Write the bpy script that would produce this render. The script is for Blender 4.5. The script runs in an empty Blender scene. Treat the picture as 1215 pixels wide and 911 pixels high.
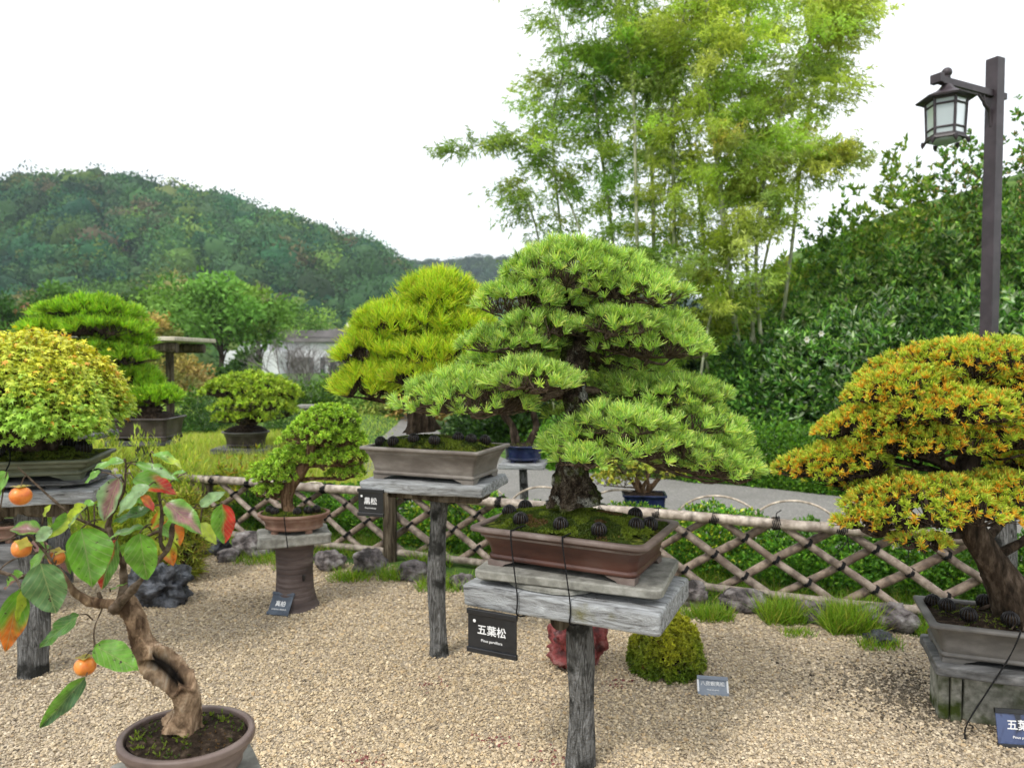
import bpy, math, random
import numpy as np
from mathutils import noise as mn, Vector
random.seed(7)
RNG = np.random.default_rng(11)
PI = math.pi
C = bpy.context.scene.collection
# ---------------------------------------------------------------- camera model
F_PX, CX, CY, CAMH = 850.0, 607.5, 455.5, 1.5
PITCH = math.atan((455.5 - 425.0) / F_PX)
def ray(px, py):
    a, b = (px - CX) / F_PX, (CY - py) / F_PX
    return np.array([a, math.cos(PITCH) + b * math.sin(PITCH), -math.sin(PITCH) + b * math.cos(PITCH)])
def P(px, py, d):                      # point seen at a pixel, d metres in front
    r = ray(px, py); return np.array([0, 0, CAMH]) + r * (d / r[1])
def G(px, py, z=0.0):                  # point seen at a pixel, lying at height z
    r = ray(px, py); return np.array([0, 0, CAMH]) + r * ((z - CAMH) / r[2])
def nrm(v):
    v = np.asarray(v, float); return v / (np.linalg.norm(v, axis=-1, keepdims=True) + 1e-9)
def sst(a, b, x):
    t = np.clip((x - a) / (b - a), 0, 1); return t * t * (3 - 2 * t)
_K = RNG.normal(size=(12, 3)); _PH = RNG.uniform(0, 6.28, 12)
def wav(p, s=1.0, o=0.0):              # cheap smooth noise, about -1..1
    p = np.asarray(p, float) * s + o
    return np.sin(p @ _K.T + _PH).sum(-1) / 4.0
# ---------------------------------------------------------------- mesh builder
class MB:
    def __init__(s): s.v = []; s.f = []; s.c = []; s.m = []; s.n = 0; s.sm = []
    def add(s, V, Fc, col=None, mi=0, smooth=True):
        V = np.asarray(V, float).reshape(-1, 3); Fc = np.asarray(Fc, np.int64)
        if len(V) == 0: return
        s.v.append(V); s.f.append(Fc + s.n); s.n += len(V)
        if col is None: col = (1, 1, 1)
        col = np.asarray(col, float)
        if col.ndim == 1: col = np.tile(col, (len(V), 1))
        s.c.append(col[:, :3]); s.m.append(mi); s.sm.append(smooth)
    def obj(s, name, mats, parent=None, origin=None, uv=None, rot=0):
        me = bpy.data.meshes.new(name)
        V = np.concatenate(s.v); Cc = np.concatenate(s.c)
        o0 = np.zeros(3)
        if parent is not None: o0 = np.array(parent['_o'])
        elif origin is not None: o0 = np.asarray(origin, float)
        V = V - o0
        if rot: V = V @ rz(-rot)
        tot = [len(f) * f.shape[1] for f in s.f]
        me.vertices.add(len(V)); me.vertices.foreach_set('co', V.astype(np.float32).ravel())
        me.loops.add(sum(tot)); me.loops.foreach_set('vertex_index', np.concatenate([f.ravel() for f in s.f]).astype(np.int32))
        npoly = sum(len(f) for f in s.f); me.polygons.add(npoly)
        cnt = np.concatenate([np.full(len(f), f.shape[1]) for f in s.f])
        me.polygons.foreach_set('loop_start', np.concatenate([[0], np.cumsum(cnt)[:-1]]).astype(np.int32))
        me.polygons.foreach_set('material_index', np.concatenate([np.full(len(f), m) for f, m in zip(s.f, s.m)]).astype(np.int32))
        me.polygons.foreach_set('use_smooth', np.concatenate([np.full(len(f), sm) for f, sm in zip(s.f, s.sm)]))
        me.update(calc_edges=True)
        a = me.color_attributes.new('Col', 'FLOAT_COLOR', 'POINT')
        a.data.foreach_set('color', np.concatenate([Cc, np.ones((len(Cc), 1))], 1).astype(np.float32).ravel())
        if uv is not None:
            l = me.uv_layers.new(name='UVMap'); idx = np.concatenate([f.ravel() for f in s.f])
            l.data.foreach_set('uv', np.asarray(uv)[idx].astype(np.float32).ravel())
        if not isinstance(mats, (list, tuple)): mats = [mats]
        for m in mats: me.materials.append(m)
        o = bpy.data.objects.new(name, me); C.objects.link(o)
        if parent is not None: o.parent = parent; o['_o'] = list(map(float, o0))
        else: o.location = tuple(o0); o['_o'] = list(map(float, o0))
        if rot: o.rotation_euler.z = rot
        return o
def tag(o, label=None, cat=None, group=None, kind=None):
    if label: o['label'] = label
    if cat: o['category'] = cat
    if group: o['group'] = group
    if kind: o['kind'] = kind
    return o
def thing(name, loc, label, cat, group=None):
    o = bpy.data.objects.new(name, None); C.objects.link(o); o.empty_display_size = .1
    o.location = tuple(float(a) for a in loc); o['_o'] = [float(a) for a in loc]
    return tag(o, label, cat, group)
def rz(a):
    c, s = math.cos(a), math.sin(a); return np.array([[c, s, 0], [-s, c, 0], [0, 0, 1.]])   # row-vector form
def frames(pts):
    pts = np.asarray(pts, float); T = np.gradient(pts, axis=0); T = nrm(T)
    ref = np.array([0, 0, 1.]) if abs(T[0][2]) < .9 else np.array([1., 0, 0])
    U = [nrm(np.cross(T[0], ref))]
    for t in T[1:]:
        u = U[-1] - t * np.dot(U[-1], t); U.append(nrm(u))
    U = np.array(U); return T, U, np.cross(T, U)
def spline(pts, n):
    pts = np.asarray(pts, float)
    if len(pts) < 3: t = np.linspace(0, 1, n)[:, None]; return pts[0] * (1 - t) + pts[-1] * t
    Q = np.vstack([2 * pts[0] - pts[1], pts, 2 * pts[-1] - pts[-2]]); out = []
    for u in np.linspace(0, len(pts) - 1 - 1e-6, n):
        i = int(u); t = u - i; a, b, c, d = Q[i], Q[i + 1], Q[i + 2], Q[i + 3]
        out.append(.5 * (2 * b + (c - a) * t + (2 * a - 5 * b + 4 * c - d) * t * t + (3 * b - a - 3 * c + d) * t ** 3))
    return np.array(out)
def tube(B, pts, rad, seg=8, col=None, mi=0, lump=0, lf=30, flute=None, caps=True, smooth=True):
    pts = np.asarray(pts, float); n = len(pts)
    rad = np.interp(np.linspace(0, 1, n), np.linspace(0, 1, len(rad)), rad) if np.ndim(rad) else np.full(n, rad)
    T, U, W = frames(pts); a = np.linspace(0, 2 * PI, seg, endpoint=False)
    D = U[:, None, :] * np.cos(a)[None, :, None] + W[:, None, :] * np.sin(a)[None, :, None]
    R = np.broadcast_to(rad[:, None], (n, seg)).copy()
    if flute is not None: R = R * flute(a[None, :], np.linspace(0, 1, n)[:, None])
    V = pts[:, None, :] + D * R[:, :, None]
    if lump: V = V + D * (R * lump * wav(V.reshape(-1, 3), lf).reshape(n, seg))[:, :, None]
    V = V.reshape(-1, 3)
    if callable(col): col = col(a, np.linspace(0, 1, n))
    i = np.arange(n - 1)[:, None] * seg; j = np.arange(seg)[None, :]; k = (j + 1) % seg
    Fq = np.stack([i + j, i + k, i + seg + k, i + seg + j], -1).reshape(-1, 4)
    B.add(V, Fq, col, mi, smooth)
    if caps:
        for e, c0 in ((0, pts[0]), (n - 1, pts[-1])):
            ring = V[e * seg:(e + 1) * seg]; vv = np.vstack([ring, c0])
            ff = np.array([[q, (q + 1) % seg, seg] for q in range(seg)])
            B.add(vv, ff[:, ::-1] if e == 0 else ff, None if np.ndim(col) == 2 else col, mi, False)
def prisms(B, P0, P1, r0, r1, col=None, mi=0, seg=3):      # many thin twigs at once
    P0 = np.asarray(P0, float); P1 = np.asarray(P1, float); n = len(P0)
    if n == 0: return
    T = nrm(P1 - P0); ref = np.where(np.abs(T[:, 2:3]) < .9, [[0, 0, 1.]], [[1., 0, 0]])
    U = nrm(np.cross(T, ref)); W = np.cross(T, U)
    a = np.linspace(0, 2 * PI, seg, endpoint=False)
    D = U[:, None] * np.cos(a)[None, :, None] + W[:, None] * np.sin(a)[None, :, None]
    r0 = np.broadcast_to(r0, (n,)); r1 = np.broadcast_to(r1, (n,))
    V = np.concatenate([P0[:, None] + D * r0[:, None, None], P1[:, None] + D * r1[:, None, None]], 1)
    b = np.arange(n)[:, None, None] * 2 * seg
    q = np.array([[j, (j + 1) % seg, seg + (j + 1) % seg, seg + j] for j in range(seg)])[None]
    cc = None if col is None else (np.repeat(col, 2 * seg, 0) if np.ndim(col) == 2 else col)
    B.add(V.reshape(-1, 3), (b + q).reshape(-1, 4), cc, mi)
def loft(B, rings, col=None, mi=0, cap0=True, cap1=True, smooth=True):
    n = len(rings[0]); V = np.concatenate(rings)
    Fq = []
    for i in range(len(rings) - 1):
        for j in range(n):
            k = (j + 1) % n; Fq.append([i * n + j, i * n + k, (i + 1) * n + k, (i + 1) * n + j])
    B.add(V, Fq, col, mi, smooth)
    for e, on in ((0, cap0), (len(rings) - 1, cap1)):
        if on:
            r = rings[e]; vv = np.vstack([r, r.mean(0)]); ff = np.array([[q, (q + 1) % n, n] for q in range(n)])
            B.add(vv, ff[:, ::-1] if e == 0 else ff, col, mi, False)
def rrect(hx, hy, r, n=5):
    out = []; r = min(r, hx * .98, hy * .98)
    for q, (sx, sy) in enumerate(((1, 1), (-1, 1), (-1, -1), (1, -1))):
        for t in np.linspace(0, PI / 2, n):
            a = t + q * PI / 2; out.append((sx * (hx - r) + r * math.cos(a), sy * (hy - r) + r * math.sin(a)))
    return np.array(out)
def oval(hx, hy, n=40):
    a = np.linspace(0, 2 * PI, n, endpoint=False); return np.stack([hx * np.cos(a), hy * np.sin(a)], 1)
def ring3(xy, z, loc, rot):
    v = np.column_stack([xy, np.full(len(xy), z)]); return v @ rz(rot) + np.asarray(loc, float)
# rounded box with bevelled edges, optionally wobbly like old timber / stone
def slab(B, loc, hx, hy, z0, z1, rot, r=.01, bev=.004, col=None, mi=0, wob=0, wf=12, sub=1, grain=0):
    nx = max(2, int(hx * 2 / sub)) if wob else 0
    def outl(ins):
        o = rrect(hx - ins, hy - ins, max(r - ins, .001), 4)
        if wob:
            seg = []
            for i in range(len(o)):
                a, b = o[i], o[(i + 1) % len(o)]; m = max(1, int(np.linalg.norm(b - a) / .02))
                for t in range(m): seg.append(a + (b - a) * t / m)
            o = np.array(seg)
        return o
    base = outl(0); rings = []
    zs = [(bev, z0), (0, z0 + bev)] + ([(0, z0 + (z1 - z0) * t) for t in np.linspace(.2, .8, 4)] if wob else []) + [(0, z1 - bev), (bev, z1)]
    for ins, z in zs:
        o = base * (1 - ins / np.array([hx, hy])) if ins else base
        R = ring3(o, z, loc, rot)
        if wob:
            w = wav(R * np.array([1, 1, 3.]), wf, 3.1) * wob + wav(R * np.array([1, 1, 5.]), wf * 3.3) * wob * .45
            R = R + (np.column_stack([o / np.linalg.norm(o, axis=1, keepdims=True), np.zeros(len(o))]) @ rz(rot)) * w[:, None]
            R[:, 2] += wav(R, wf * .6, 8) * wob * .5
        rings.append(R)
    if wob:     # inner top rings, so the surface is not a fan
        for s_ in (.75, .45, .2):
            o = base * s_; R = ring3(o, z1, loc, rot); R[:, 2] += wav(R, wf * 1.4, 8) * wob * .6
            rings.append(R)
    loft(B, rings, col, mi, True, True, smooth=bool(wob))
def frot(v): return v
# ---------------------------------------------------------------- scatter of leaves / needles
def scatter(B, proto, pos, direc, up, size, col, mi=0, smooth=False, width=None):
    PV, PF = proto; PV = np.asarray(PV, float); PF = np.asarray(PF); n = len(pos)
    if n == 0: return
    Dr = nrm(direc); S = nrm(np.cross(Dr, up)); N = np.cross(S, Dr)
    size = np.broadcast_to(size, (n,)); w = size if width is None else np.broadcast_to(width, (n,))
    V = pos[:, None] + S[:, None] * (PV[None, :, 0] * w[:, None])[..., None] + Dr[:, None] * (PV[None, :, 1] * size[:, None])[..., None] + N[:, None] * (PV[None, :, 2] * size[:, None])[..., None]
    b = (np.arange(n) * len(PV))[:, None, None]
    cc = np.repeat(np.broadcast_to(col, (n, 3)), len(PV), 0)
    B.add(V.reshape(-1, 3), (b + PF[None]).reshape(-1, PF.shape[1]), cc, mi, smooth)
NEEDLE = ([(-.5, 0, 0), (.5, 0, 0), (.28, 1, 0), (-.28, 1, 0)], [[0, 1, 2, 3]])
KITE = ([(0, 0, 0), (.5, .38, -.04), (0, 1, -.16), (-.5, .38, -.04), ], [[0, 1, 2, 3]])
BLADE = ([(-.5, 0, 0), (.5, 0, 0), (.36, .55, .03), (-.36, .55, .03), (0, 1, -.12), (0, 1, -.12)], [[0, 1, 2, 3], [3, 2, 4, 5]])
LEAF = ([(0, 0, 0), (.3, .22, .05), (.38, .5, .04), (.2, .8, -.02), (0, 1, -.12), (-.2, .8, -.02), (-.38, .5, .04), (-.3, .22, .05), (0, .3, -.02), (0, .65, -.04)],
        [[0, 1, 2, 8], [8, 2, 3, 9], [9, 3, 4, 4], [0, 8, 6, 7], [8, 9, 5, 6], [9, 4, 4, 5]])
LEAF = (LEAF[0], [[0, 1, 2, 8], [8, 2, 3, 9], [0, 8, 6, 7], [8, 9, 5, 6]])
LEAF = (LEAF[0][:8] + [(0, .3, -.03), (0, .98, -.12)], [[0, 1, 2, 8], [8, 2, 3, 9], [0, 8, 6, 7], [8, 9, 5, 6]])
def star(n=5):
    v = [(0, .35, .05)]; f = []
    ang = np.linspace(-2.1, 2.1, n); L = [.42, .58, .68, .58, .42]
    pts = [(0, 0, 0)]
    for i, a in enumerate(ang):
        pts.append((math.sin(a) * L[i], .35 + math.cos(a) * L[i], -.1))
        if i < n - 1:
            m = (a + ang[i + 1]) / 2; pts.append((math.sin(m) * .2, .35 + math.cos(m) * .2, .0))
    v += pts; k = len(pts)
    for i in range(k): f.append([0, 1 + i, 1 + (i + 1) % k])
    return v, [g[::-1] for g in f]
MAPLE = star()
def vary(base, n, dv=.2, dh=.06, alt=None, pa=0):
    base = np.asarray(base, float); c = np.tile(base, (n, 1))
    if alt is not None:
        alt = np.asarray(alt, float).reshape(-1, 3); m = RNG.random(n) < pa
        c[m] = alt[RNG.integers(0, len(alt), m.sum())]
    c *= (1 + RNG.normal(0, dv, (n, 1))).clip(.35, 1.9); c *= (1 + RNG.normal(0, dh, (n, 3)))
    return c.clip(.002, .95)
def rdir(n): return nrm(RNG.normal(size=(n, 3)))
def cone(ax, k, spread, bias=0):       # k directions around each axis
    A = np.repeat(nrm(ax), k, 0); n = len(A)
    th = spread * (RNG.random(n) ** .6 if bias == 0 else RNG.random(n) ** bias); r = rdir(n)
    t = nrm(r - A * (r * A).sum(1, keepdims=True))
    return A * np.cos(th)[:, None] + t * np.sin(th)[:, None]
def tufts(B, pos, ax, k, L, w, col, spread=1.2, dv=.18, alt=None, pa=0, tv=.15, mi=0, proto=NEEDLE, stem=.3, tc=None):
    n = len(pos); d = cone(ax, k, spread)
    p = np.repeat(pos, k, 0) + np.repeat(nrm(ax), k, 0) * (RNG.random(n * k) * L * stem)[:, None]
    c = vary(col, n * k, dv, .05, alt, pa) * np.repeat(1 + RNG.normal(0, tv, n), k)[:, None].clip(.5, 1.6)
    if tc is not None: c *= np.repeat(tc, k, 0)
    sz = L * (.65 + .5 * RNG.random(n * k)) * np.repeat(RNG.uniform(.72, 1.22, n), k)
    scatter(B, proto, p, d, rdir(n * k), sz, c.clip(.002, .9), mi, width=w)
# ---------------------------------------------------------------- materials
def newmat(name):
    m = bpy.data.materials.new(name); m.use_nodes = True; nt = m.node_tree
    return m, nt, nt.nodes, nt.links, nt.nodes['Principled BSDF']
def leafmat(name, rough=.5, trans=.35, spec=.3, boost=(1.2, 1.2, .5)):
    m, nt, N, L, bs = newmat(name); a = N.new('ShaderNodeAttribute'); a.attribute_name = 'Col'
    L.new(a.outputs['Color'], bs.inputs['Base Color']); bs.inputs['Roughness'].default_value = rough
    bs.inputs['Specular IOR Level'].default_value = spec
    t = N.new('ShaderNodeBsdfTranslucent'); mx = N.new('ShaderNodeMix'); mx.data_type = 'RGBA'; mx.blend_type = 'MULTIPLY'
    mx.inputs[0].default_value = 1; L.new(a.outputs['Color'], mx.inputs[6]); mx.inputs[7].default_value = (*boost, 1)
    L.new(mx.outputs[2], t.inputs['Color']); ms = N.new('ShaderNodeMixShader'); ms.inputs[0].default_value = trans
    L.new(bs.outputs[0], ms.inputs[1]); L.new(t.outputs[0], ms.inputs[2]); L.new(ms.outputs[0], N['Material Output'].inputs[0])
    return m
# generic mottled surface: cols = [(pos, rgb)...]; scale (x,y,z) of the object-space noise
def surf(name, cols, scale=(8, 8, 8), rough=.7, bump=.3, det=6, dist=0, spec=.3, bscale=None, bdist=.01, voro=None, spots=None, nrough=.6, metal=0, attr=False, wave=None):
    m, nt, N, L, bs = newmat(name)
    tc = N.new('ShaderNodeTexCoord'); mp = N.new('ShaderNodeMapping'); L.new(tc.outputs['Object'], mp.inputs[0]); mp.inputs['Scale'].default_value = scale
    no = N.new('ShaderNodeTexNoise'); no.inputs['Scale'].default_value = 1; no.inputs['Detail'].default_value = det; no.inputs['Roughness'].default_value = nrough; no.inputs['Distortion'].default_value = dist
    L.new(mp.outputs[0], no.inputs['Vector'])
    cr = N.new('ShaderNodeValToRGB'); L.new(no.outputs['Fac'], cr.inputs[0]); e = cr.color_ramp.elements
    while len(e) < len(cols): e.new(.5)
    for i, (p_, c_) in enumerate(cols): e[i].position = .5 + (p_ - .5) * .62; e[i].color = (*c_, 1)
    out = cr.outputs[0]
    if spots:      # (rgb, scale, threshold lo, hi)
        for rgb, sc, lo, hi in spots:
            n2 = N.new('ShaderNodeTexNoise'); n2.inputs['Scale'].default_value = sc; n2.inputs['Detail'].default_value = 5; L.new(tc.outputs['Object'], n2.inputs['Vector'])
            mr = N.new('ShaderNodeMapRange'); mr.inputs[1].default_value = lo; mr.inputs[2].default_value = hi; L.new(n2.outputs['Fac'], mr.inputs[0])
            mx = N.new('ShaderNodeMix'); mx.data_type = 'RGBA'; L.new(mr.outputs[0], mx.inputs[0]); L.new(out, mx.inputs[6]); mx.inputs[7].default_value = (*rgb, 1); out = mx.outputs[2]
    h = no.outputs['Fac']
    if voro:
        vo = N.new('ShaderNodeTexVoronoi'); vo.feature = 'DISTANCE_TO_EDGE'; mp2 = N.new('ShaderNodeMapping'); mp2.inputs['Scale'].default_value = voro; L.new(tc.outputs['Object'], mp2.inputs[0])
        ad = N.new('ShaderNodeVectorMath'); ad.operation = 'ADD'; sc_ = N.new('ShaderNodeVectorMath'); sc_.operation = 'SCALE'; sc_.inputs['Scale'].default_value = 1.2
        L.new(no.outputs['Color'], sc_.inputs[0]); L.new(mp2.outputs[0], ad.inputs[0]); L.new(sc_.outputs[0], ad.inputs[1]); L.new(ad.outputs[0], vo.inputs['Vector'])
        mr = N.new('ShaderNodeMapRange'); mr.inputs[2].default_value = .12; L.new(vo.outputs['Distance'], mr.inputs[0])
        ma = N.new('ShaderNodeMath'); ma.operation = 'MULTIPLY_ADD'; L.new(mr.outputs[0], ma.inputs[0]); ma.inputs[1].default_value = .9; L.new(no.outputs['Fac'], ma.inputs[2]); h = ma.outputs[0]
        mx = N.new('ShaderNodeMix'); mx.data_type = 'RGBA'; L.new(mr.outputs[0], mx.inputs[0]); mx.inputs[6].default_value = tuple(c * .35 for c in cols[0][1]) + (1,); L.new(out, mx.inputs[7]); out = mx.outputs[2]
    if attr:
        a = N.new('ShaderNodeAttribute'); a.attribute_name = 'Col'; mx = N.new('ShaderNodeMix'); mx.data_type = 'RGBA'; mx.blend_type = 'MULTIPLY'; mx.inputs[0].default_value = 1
        L.new(out, mx.inputs[6]); L.new(a.outputs['Color'], mx.inputs[7]); out = mx.outputs[2]
    if bscale:
        n3 = N.new('ShaderNodeTexNoise'); n3.inputs['Scale'].default_value = bscale; n3.inputs['Detail'].default_value = 4; L.new(tc.outputs['Object'], n3.inputs['Vector'])
        ma = N.new('ShaderNodeMath'); ma.operation = 'MULTIPLY_ADD'; L.new(n3.outputs['Fac'], ma.inputs[0]); ma.inputs[1].default_value = .6; L.new(h, ma.inputs[2]); h = ma.outputs[0]
    L.new(out, bs.inputs['Base Color']); bs.inputs['Roughness'].default_value = rough; bs.inputs['Specular IOR Level'].default_value = spec; bs.inputs['Metallic'].default_value = metal
    if bump:
        b = N.new('ShaderNodeBump'); b.inputs['Strength'].default_value = bump; b.inputs['Distance'].default_value = bdist; L.new(h, b.inputs['Height']); L.new(b.outputs[0], bs.inputs['Normal'])
    return m
M = {}
M['pine'] = leafmat('pine_needles', .45, .2, .35); M['bamleaf'] = leafmat('bamboo_leaves', .5, .55, .3, (1.4, 1.4, .8)); M['leaf'] = leafmat('leaves', .4, .35, .4); M['glossy'] = leafmat('glossy_leaves', .28, .25, .5)
M['grass'] = leafmat('grass_blades', .5, .35, .25); M['far'] = leafmat('far_foliage', .8, .15, .1)
M['gravel'] = surf('gravel_ground', [(.3, (.20, .165, .125)), (.5, (.36, .31, .25)), (.7, (.50, .44, .36))], (90, 90, 90), .9, .8, 4, spec=.1, bdist=.01)
M['pebble'] = leafmat('pebbles', .75, 0.0, .25)
M['soil'] = surf('dark_soil', [(.3, (.012, .008, .005)), (.6, (.035, .024, .016)), (.8, (.09, .065, .045))], (60, 60, 60), .95, 1, 5, spec=.1)
M['earth'] = surf('earth_grass', [(.3, (.04, .075, .02)), (.55, (.08, .15, .03)), (.75, (.13, .20, .05))], (3, 3, 3), .95, .6, 8, spec=.1, bdist=.03)
M['asphalt'] = surf('asphalt_path', [(.3, (.17, .165, .155)), (.55, (.235, .225, .21)), (.75, (.32, .305, .28))], (60, 60, 60), .85, .4, 8, spec=.2, bdist=.004, spots=[((.17, .165, .15), 1.2, .5, .75)])
M['oldwood'] = surf('weathered_wood', [(.15, (.05, .05, .05)), (.38, (.22, .222, .222)), (.6, (.32, .33, .335)), (.85, (.46, .475, .485))], (9, 48, 60), .88, .9, 9, dist=.9, spec=.12, bdist=.006, bscale=140, spots=[((.13, .12, .04), 5, .62, .72)])
M['postwood'] = surf('weathered_post', [(.2, (.03, .03, .028)), (.42, (.11, .108, .102)), (.62, (.20, .20, .195)), (.85, (.34, .34, .335))], (60, 60, 9), .92, 1, 8, dist=2.2, spec=.08, bdist=.014, bscale=120, spots=[((.035, .035, .032), 9, .52, .62)])
M['brownwood'] = surf('brown_timber', [(.3, (.03, .022, .014)), (.55, (.10, .08, .055)), (.8, (.2, .17, .125))], (30, 30, 3), .85, .8, 6, dist=.8, spec=.15)
M['stone'] = surf('grey_slab', [(.3, (.16, .155, .135)), (.55, (.25, .245, .215)), (.8, (.34, .33, .30))], (22, 22, 22), .85, .35, 8, spec=.2, bdist=.004, bscale=160)
M['darkplate'] = surf('dark_plate', [(.3, (.05, .05, .05)), (.6, (.12, .12, .12)), (.8, (.19, .19, .19))], (5, 30, 30), .7, .5, 6, spec=.3)
M['concrete'] = surf('mossy_concrete', [(.3, (.16, .16, .13)), (.55, (.27, .27, .23)), (.8, (.38, .37, .32))], (30, 30, 30), .9, .5, 8, spec=.2, spots=[((.035, .05, .008), 7, .46, .6)])
M['pot_brown'] = surf('red_brown_clay', [(.3, (.040, .014, .010)), (.5, (.066, .024, .016)), (.75, (.10, .040, .028))], (3, 3, 9), .42, .12, 6, spec=.45, bdist=.003, spots=[((.10, .06, .05), 3.5, .54, .78)])
M['pot_rim'] = surf('pale_clay_rim', [(.3, (.10, .072, .06)), (.6, (.16, .12, .105)), (.8, (.22, .18, .16))], (9, 9, 9), .6, .15, 6, spec=.35, bdist=.003)
M['pot_grey'] = surf('grey_clay', [(.3, (.13, .11, .095)), (.55, (.19, .165, .145)), (.8, (.26, .235, .21))], (6, 6, 14), .6, .15, 6, spec=.35, bdist=.003)
M['pot_dgrey'] = surf('dark_grey_clay', [(.3, (.085, .08, .075)), (.55, (.125, .118, .11)), (.8, (.18, .17, .16))], (6, 6, 12), .6, .2, 6, spec=.35, bdist=.003)
M['pot_taupe'] = surf('taupe_clay', [(.3, (.10, .068, .058)), (.55, (.15, .108, .092)), (.8, (.21, .16, .14))], (7, 7, 7), .5, .15, 6, spec=.4, bdist=.003)
M['pot_terra'] = surf('terracotta', [(.3, (.15, .08, .055)), (.55, (.22, .125, .09)), (.8, (.3, .2, .15))], (8, 8, 8), .7, .2, 6, spec=.25, bdist=.003)
M['pot_green'] = surf('green_grey_glaze', [(.3, (.06, .066, .04)), (.55, (.10, .11, .068)), (.8, (.16, .165, .11))], (6, 6, 12), .5, .15, 6, spec=.4, bdist=.003)
M['pot_dark'] = surf('dark_brown_glaze', [(.3, (.02, .014, .012)), (.55, (.04, .03, .026)), (.8, (.08, .065, .06))], (6, 6, 6), .4, .15, 6, spec=.4)
M['pot_navy'] = surf('navy_glaze', [(.3, (.005, .008, .03)), (.55, (.01, .016, .06)), (.8, (.03, .04, .1))], (8, 8, 8), .25, .1, 6, spec=.5)
M['drum'] = surf('ribbed_stoneware', [(.3, (.05, .036, .032)), (.55, (.09, .066, .06)), (.8, (.16, .13, .12))], (3, 3, 30), .6, .3, 6, spec=.3)
M['bark'] = surf('rough_bark', [(.3, (.022, .015, .010)), (.5, (.075, .055, .038)), (.7, (.19, .155, .115))], (30, 30, 18), .95, 1, 8, spec=.1, bdist=.02, voro=(42, 42, 18), spots=[((.45, .44, .38), 14, .57, .63), ((.10, .13, .03), 10, .54, .62)])
M['barkdark'] = surf('dark_bark', [(.3, (.018, .013, .009)), (.55, (.06, .043, .03)), (.8, (.14, .105, .08))], (40, 40, 12), .95, 1, 6, spec=.1, bdist=.01)
M['twig'] = surf('twigs', [(.3, (.05, .035, .022)), (.55, (.10, .072, .05)), (.8, (.17, .13, .10))], (60, 60, 60), .9, .4, 3, spec=.1)
M['persbark'] = surf('tan_bark', [(.3, (.05, .03, .018)), (.48, (.17, .11, .065)), (.62, (.30, .21, .13)), (.8, (.42, .33, .24))], (28, 28, 14), .9, 1, 8, dist=.8, spec=.15, bdist=.012, voro=(60, 60, 22))
M['redbark'] = surf('juniper_bark', [(.3, (.07, .04, .022)), (.55, (.17, .105, .06)), (.8, (.27, .18, .11))], (60, 60, 7), .9, 1, 6, dist=1, spec=.1)
M['moss'] = surf('moss_bed', [(.3, (.012, .015, .004)), (.5, (.045, .06, .01)), (.7, (.12, .14, .02)), (.85, (.2, .13, .05))], (35, 35, 35), 1, 1, 8, spec=.05, bdist=.01)
M['black'] = surf('black_plastic', [(.4, (.008, .007, .008)), (.7, (.02, .018, .02))], (20, 20, 20), .35, .05, 2, spec=.5)
M['rope'] = surf('black_cord', [(.4, (.008, .008, .009)), (.7, (.03, .03, .03))], (300, 300, 300), .9, .5, 3, spec=.1)
M['bamboo'] = surf('dry_bamboo', [(.3, (.15, .128, .11)), (.5, (.26, .228, .20)), (.7, (.38, .345, .31))], (20, 20, 20), .55, .2, 6, spec=.35, bdist=.003, attr=True, spots=[((.14, .11, .09), 6, .55, .75)])
M['culm'] = surf('green_bamboo', [(.3, (.10, .13, .05)), (.5, (.20, .22, .12)), (.7, (.33, .34, .24))], (12, 12, 4), .5, .1, 4, spec=.3, attr=True)
M['rock'] = surf('grey_rock', [(.32, (.045, .04, .038)), (.48, (.15, .13, .125)), (.62, (.24, .22, .21)), (.75, (.38, .36, .34))], (9, 9, 9), .9, 1, 8, spec=.2, bdist=.03, bscale=60, spots=[((.05, .06, .02), 6, .6, .72)])
M['rockblack'] = surf('black_rock', [(.3, (.008, .009, .011)), (.5, (.03, .033, .04)), (.72, (.12, .13, .15))], (14, 14, 14), .45, 1, 8, spec=.5, bdist=.03)
M['rockred'] = surf('red_rock', [(.3, (.07, .02, .02)), (.5, (.22, .04, .038)), (.75, (.30, .14, .13))], (14, 14, 14), .6, 1, 8, spec=.35, bdist=.03, spots=[((.05, .04, .045), 8, .55, .66)])
M['lampmetal'] = surf('brown_metal', [(.4, (.032, .022, .026)), (.7, (.05, .036, .042))], (6, 6, 6), .45, .02, 2, spec=.45)
m_, nt_, N_, L_, bs_ = newmat('lamp_glass'); bs_.inputs['Base Color'].default_value = (.62, .70, .72, 1); bs_.inputs['Roughness'].default_value = .25; bs_.inputs['Transmission Weight'].default_value = .35; M['glass'] = m_
M['signface'] = surf('sign_black', [(.4, (.010, .011, .013)), (.7, (.018, .019, .022))], (8, 8, 8), .3, .02, 3, spec=.5)
M['signblue'] = surf('sign_slate', [(.4, (.05, .065, .09)), (.7, (.10, .125, .16))], (12, 12, 12), .3, .02, 3, spec=.6)
M['signgrey'] = surf('sign_grey', [(.4, (.17, .2, .245)), (.7, (.24, .27, .31))], (12, 12, 12), .3, .02, 3, spec=.6)
M['signnavy'] = surf('sign_navy', [(.38, (.006, .009, .018)), (.5, (.03, .045, .11)), (.62, (.05, .075, .17))], (14, 14, 8), .2, .02, 2, dist=1, spec=.6)
M['ink'] = surf('white_ink', [(.4, (.72, .72, .72)), (.7, (.82, .82, .82))], (8, 8, 8), .5, 0, 2)
M['plaster'] = surf('white_wall', [(.3, (.66, .67, .68)), (.7, (.82, .82, .82))], (.6, .6, .6), .8, .05, 4)
M['roofgrey'] = surf('grey_roof', [(.3, (.14, .13, .125)), (.7, (.24, .225, .22))], (1, 1, 3), .8, .2, 4)
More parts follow.
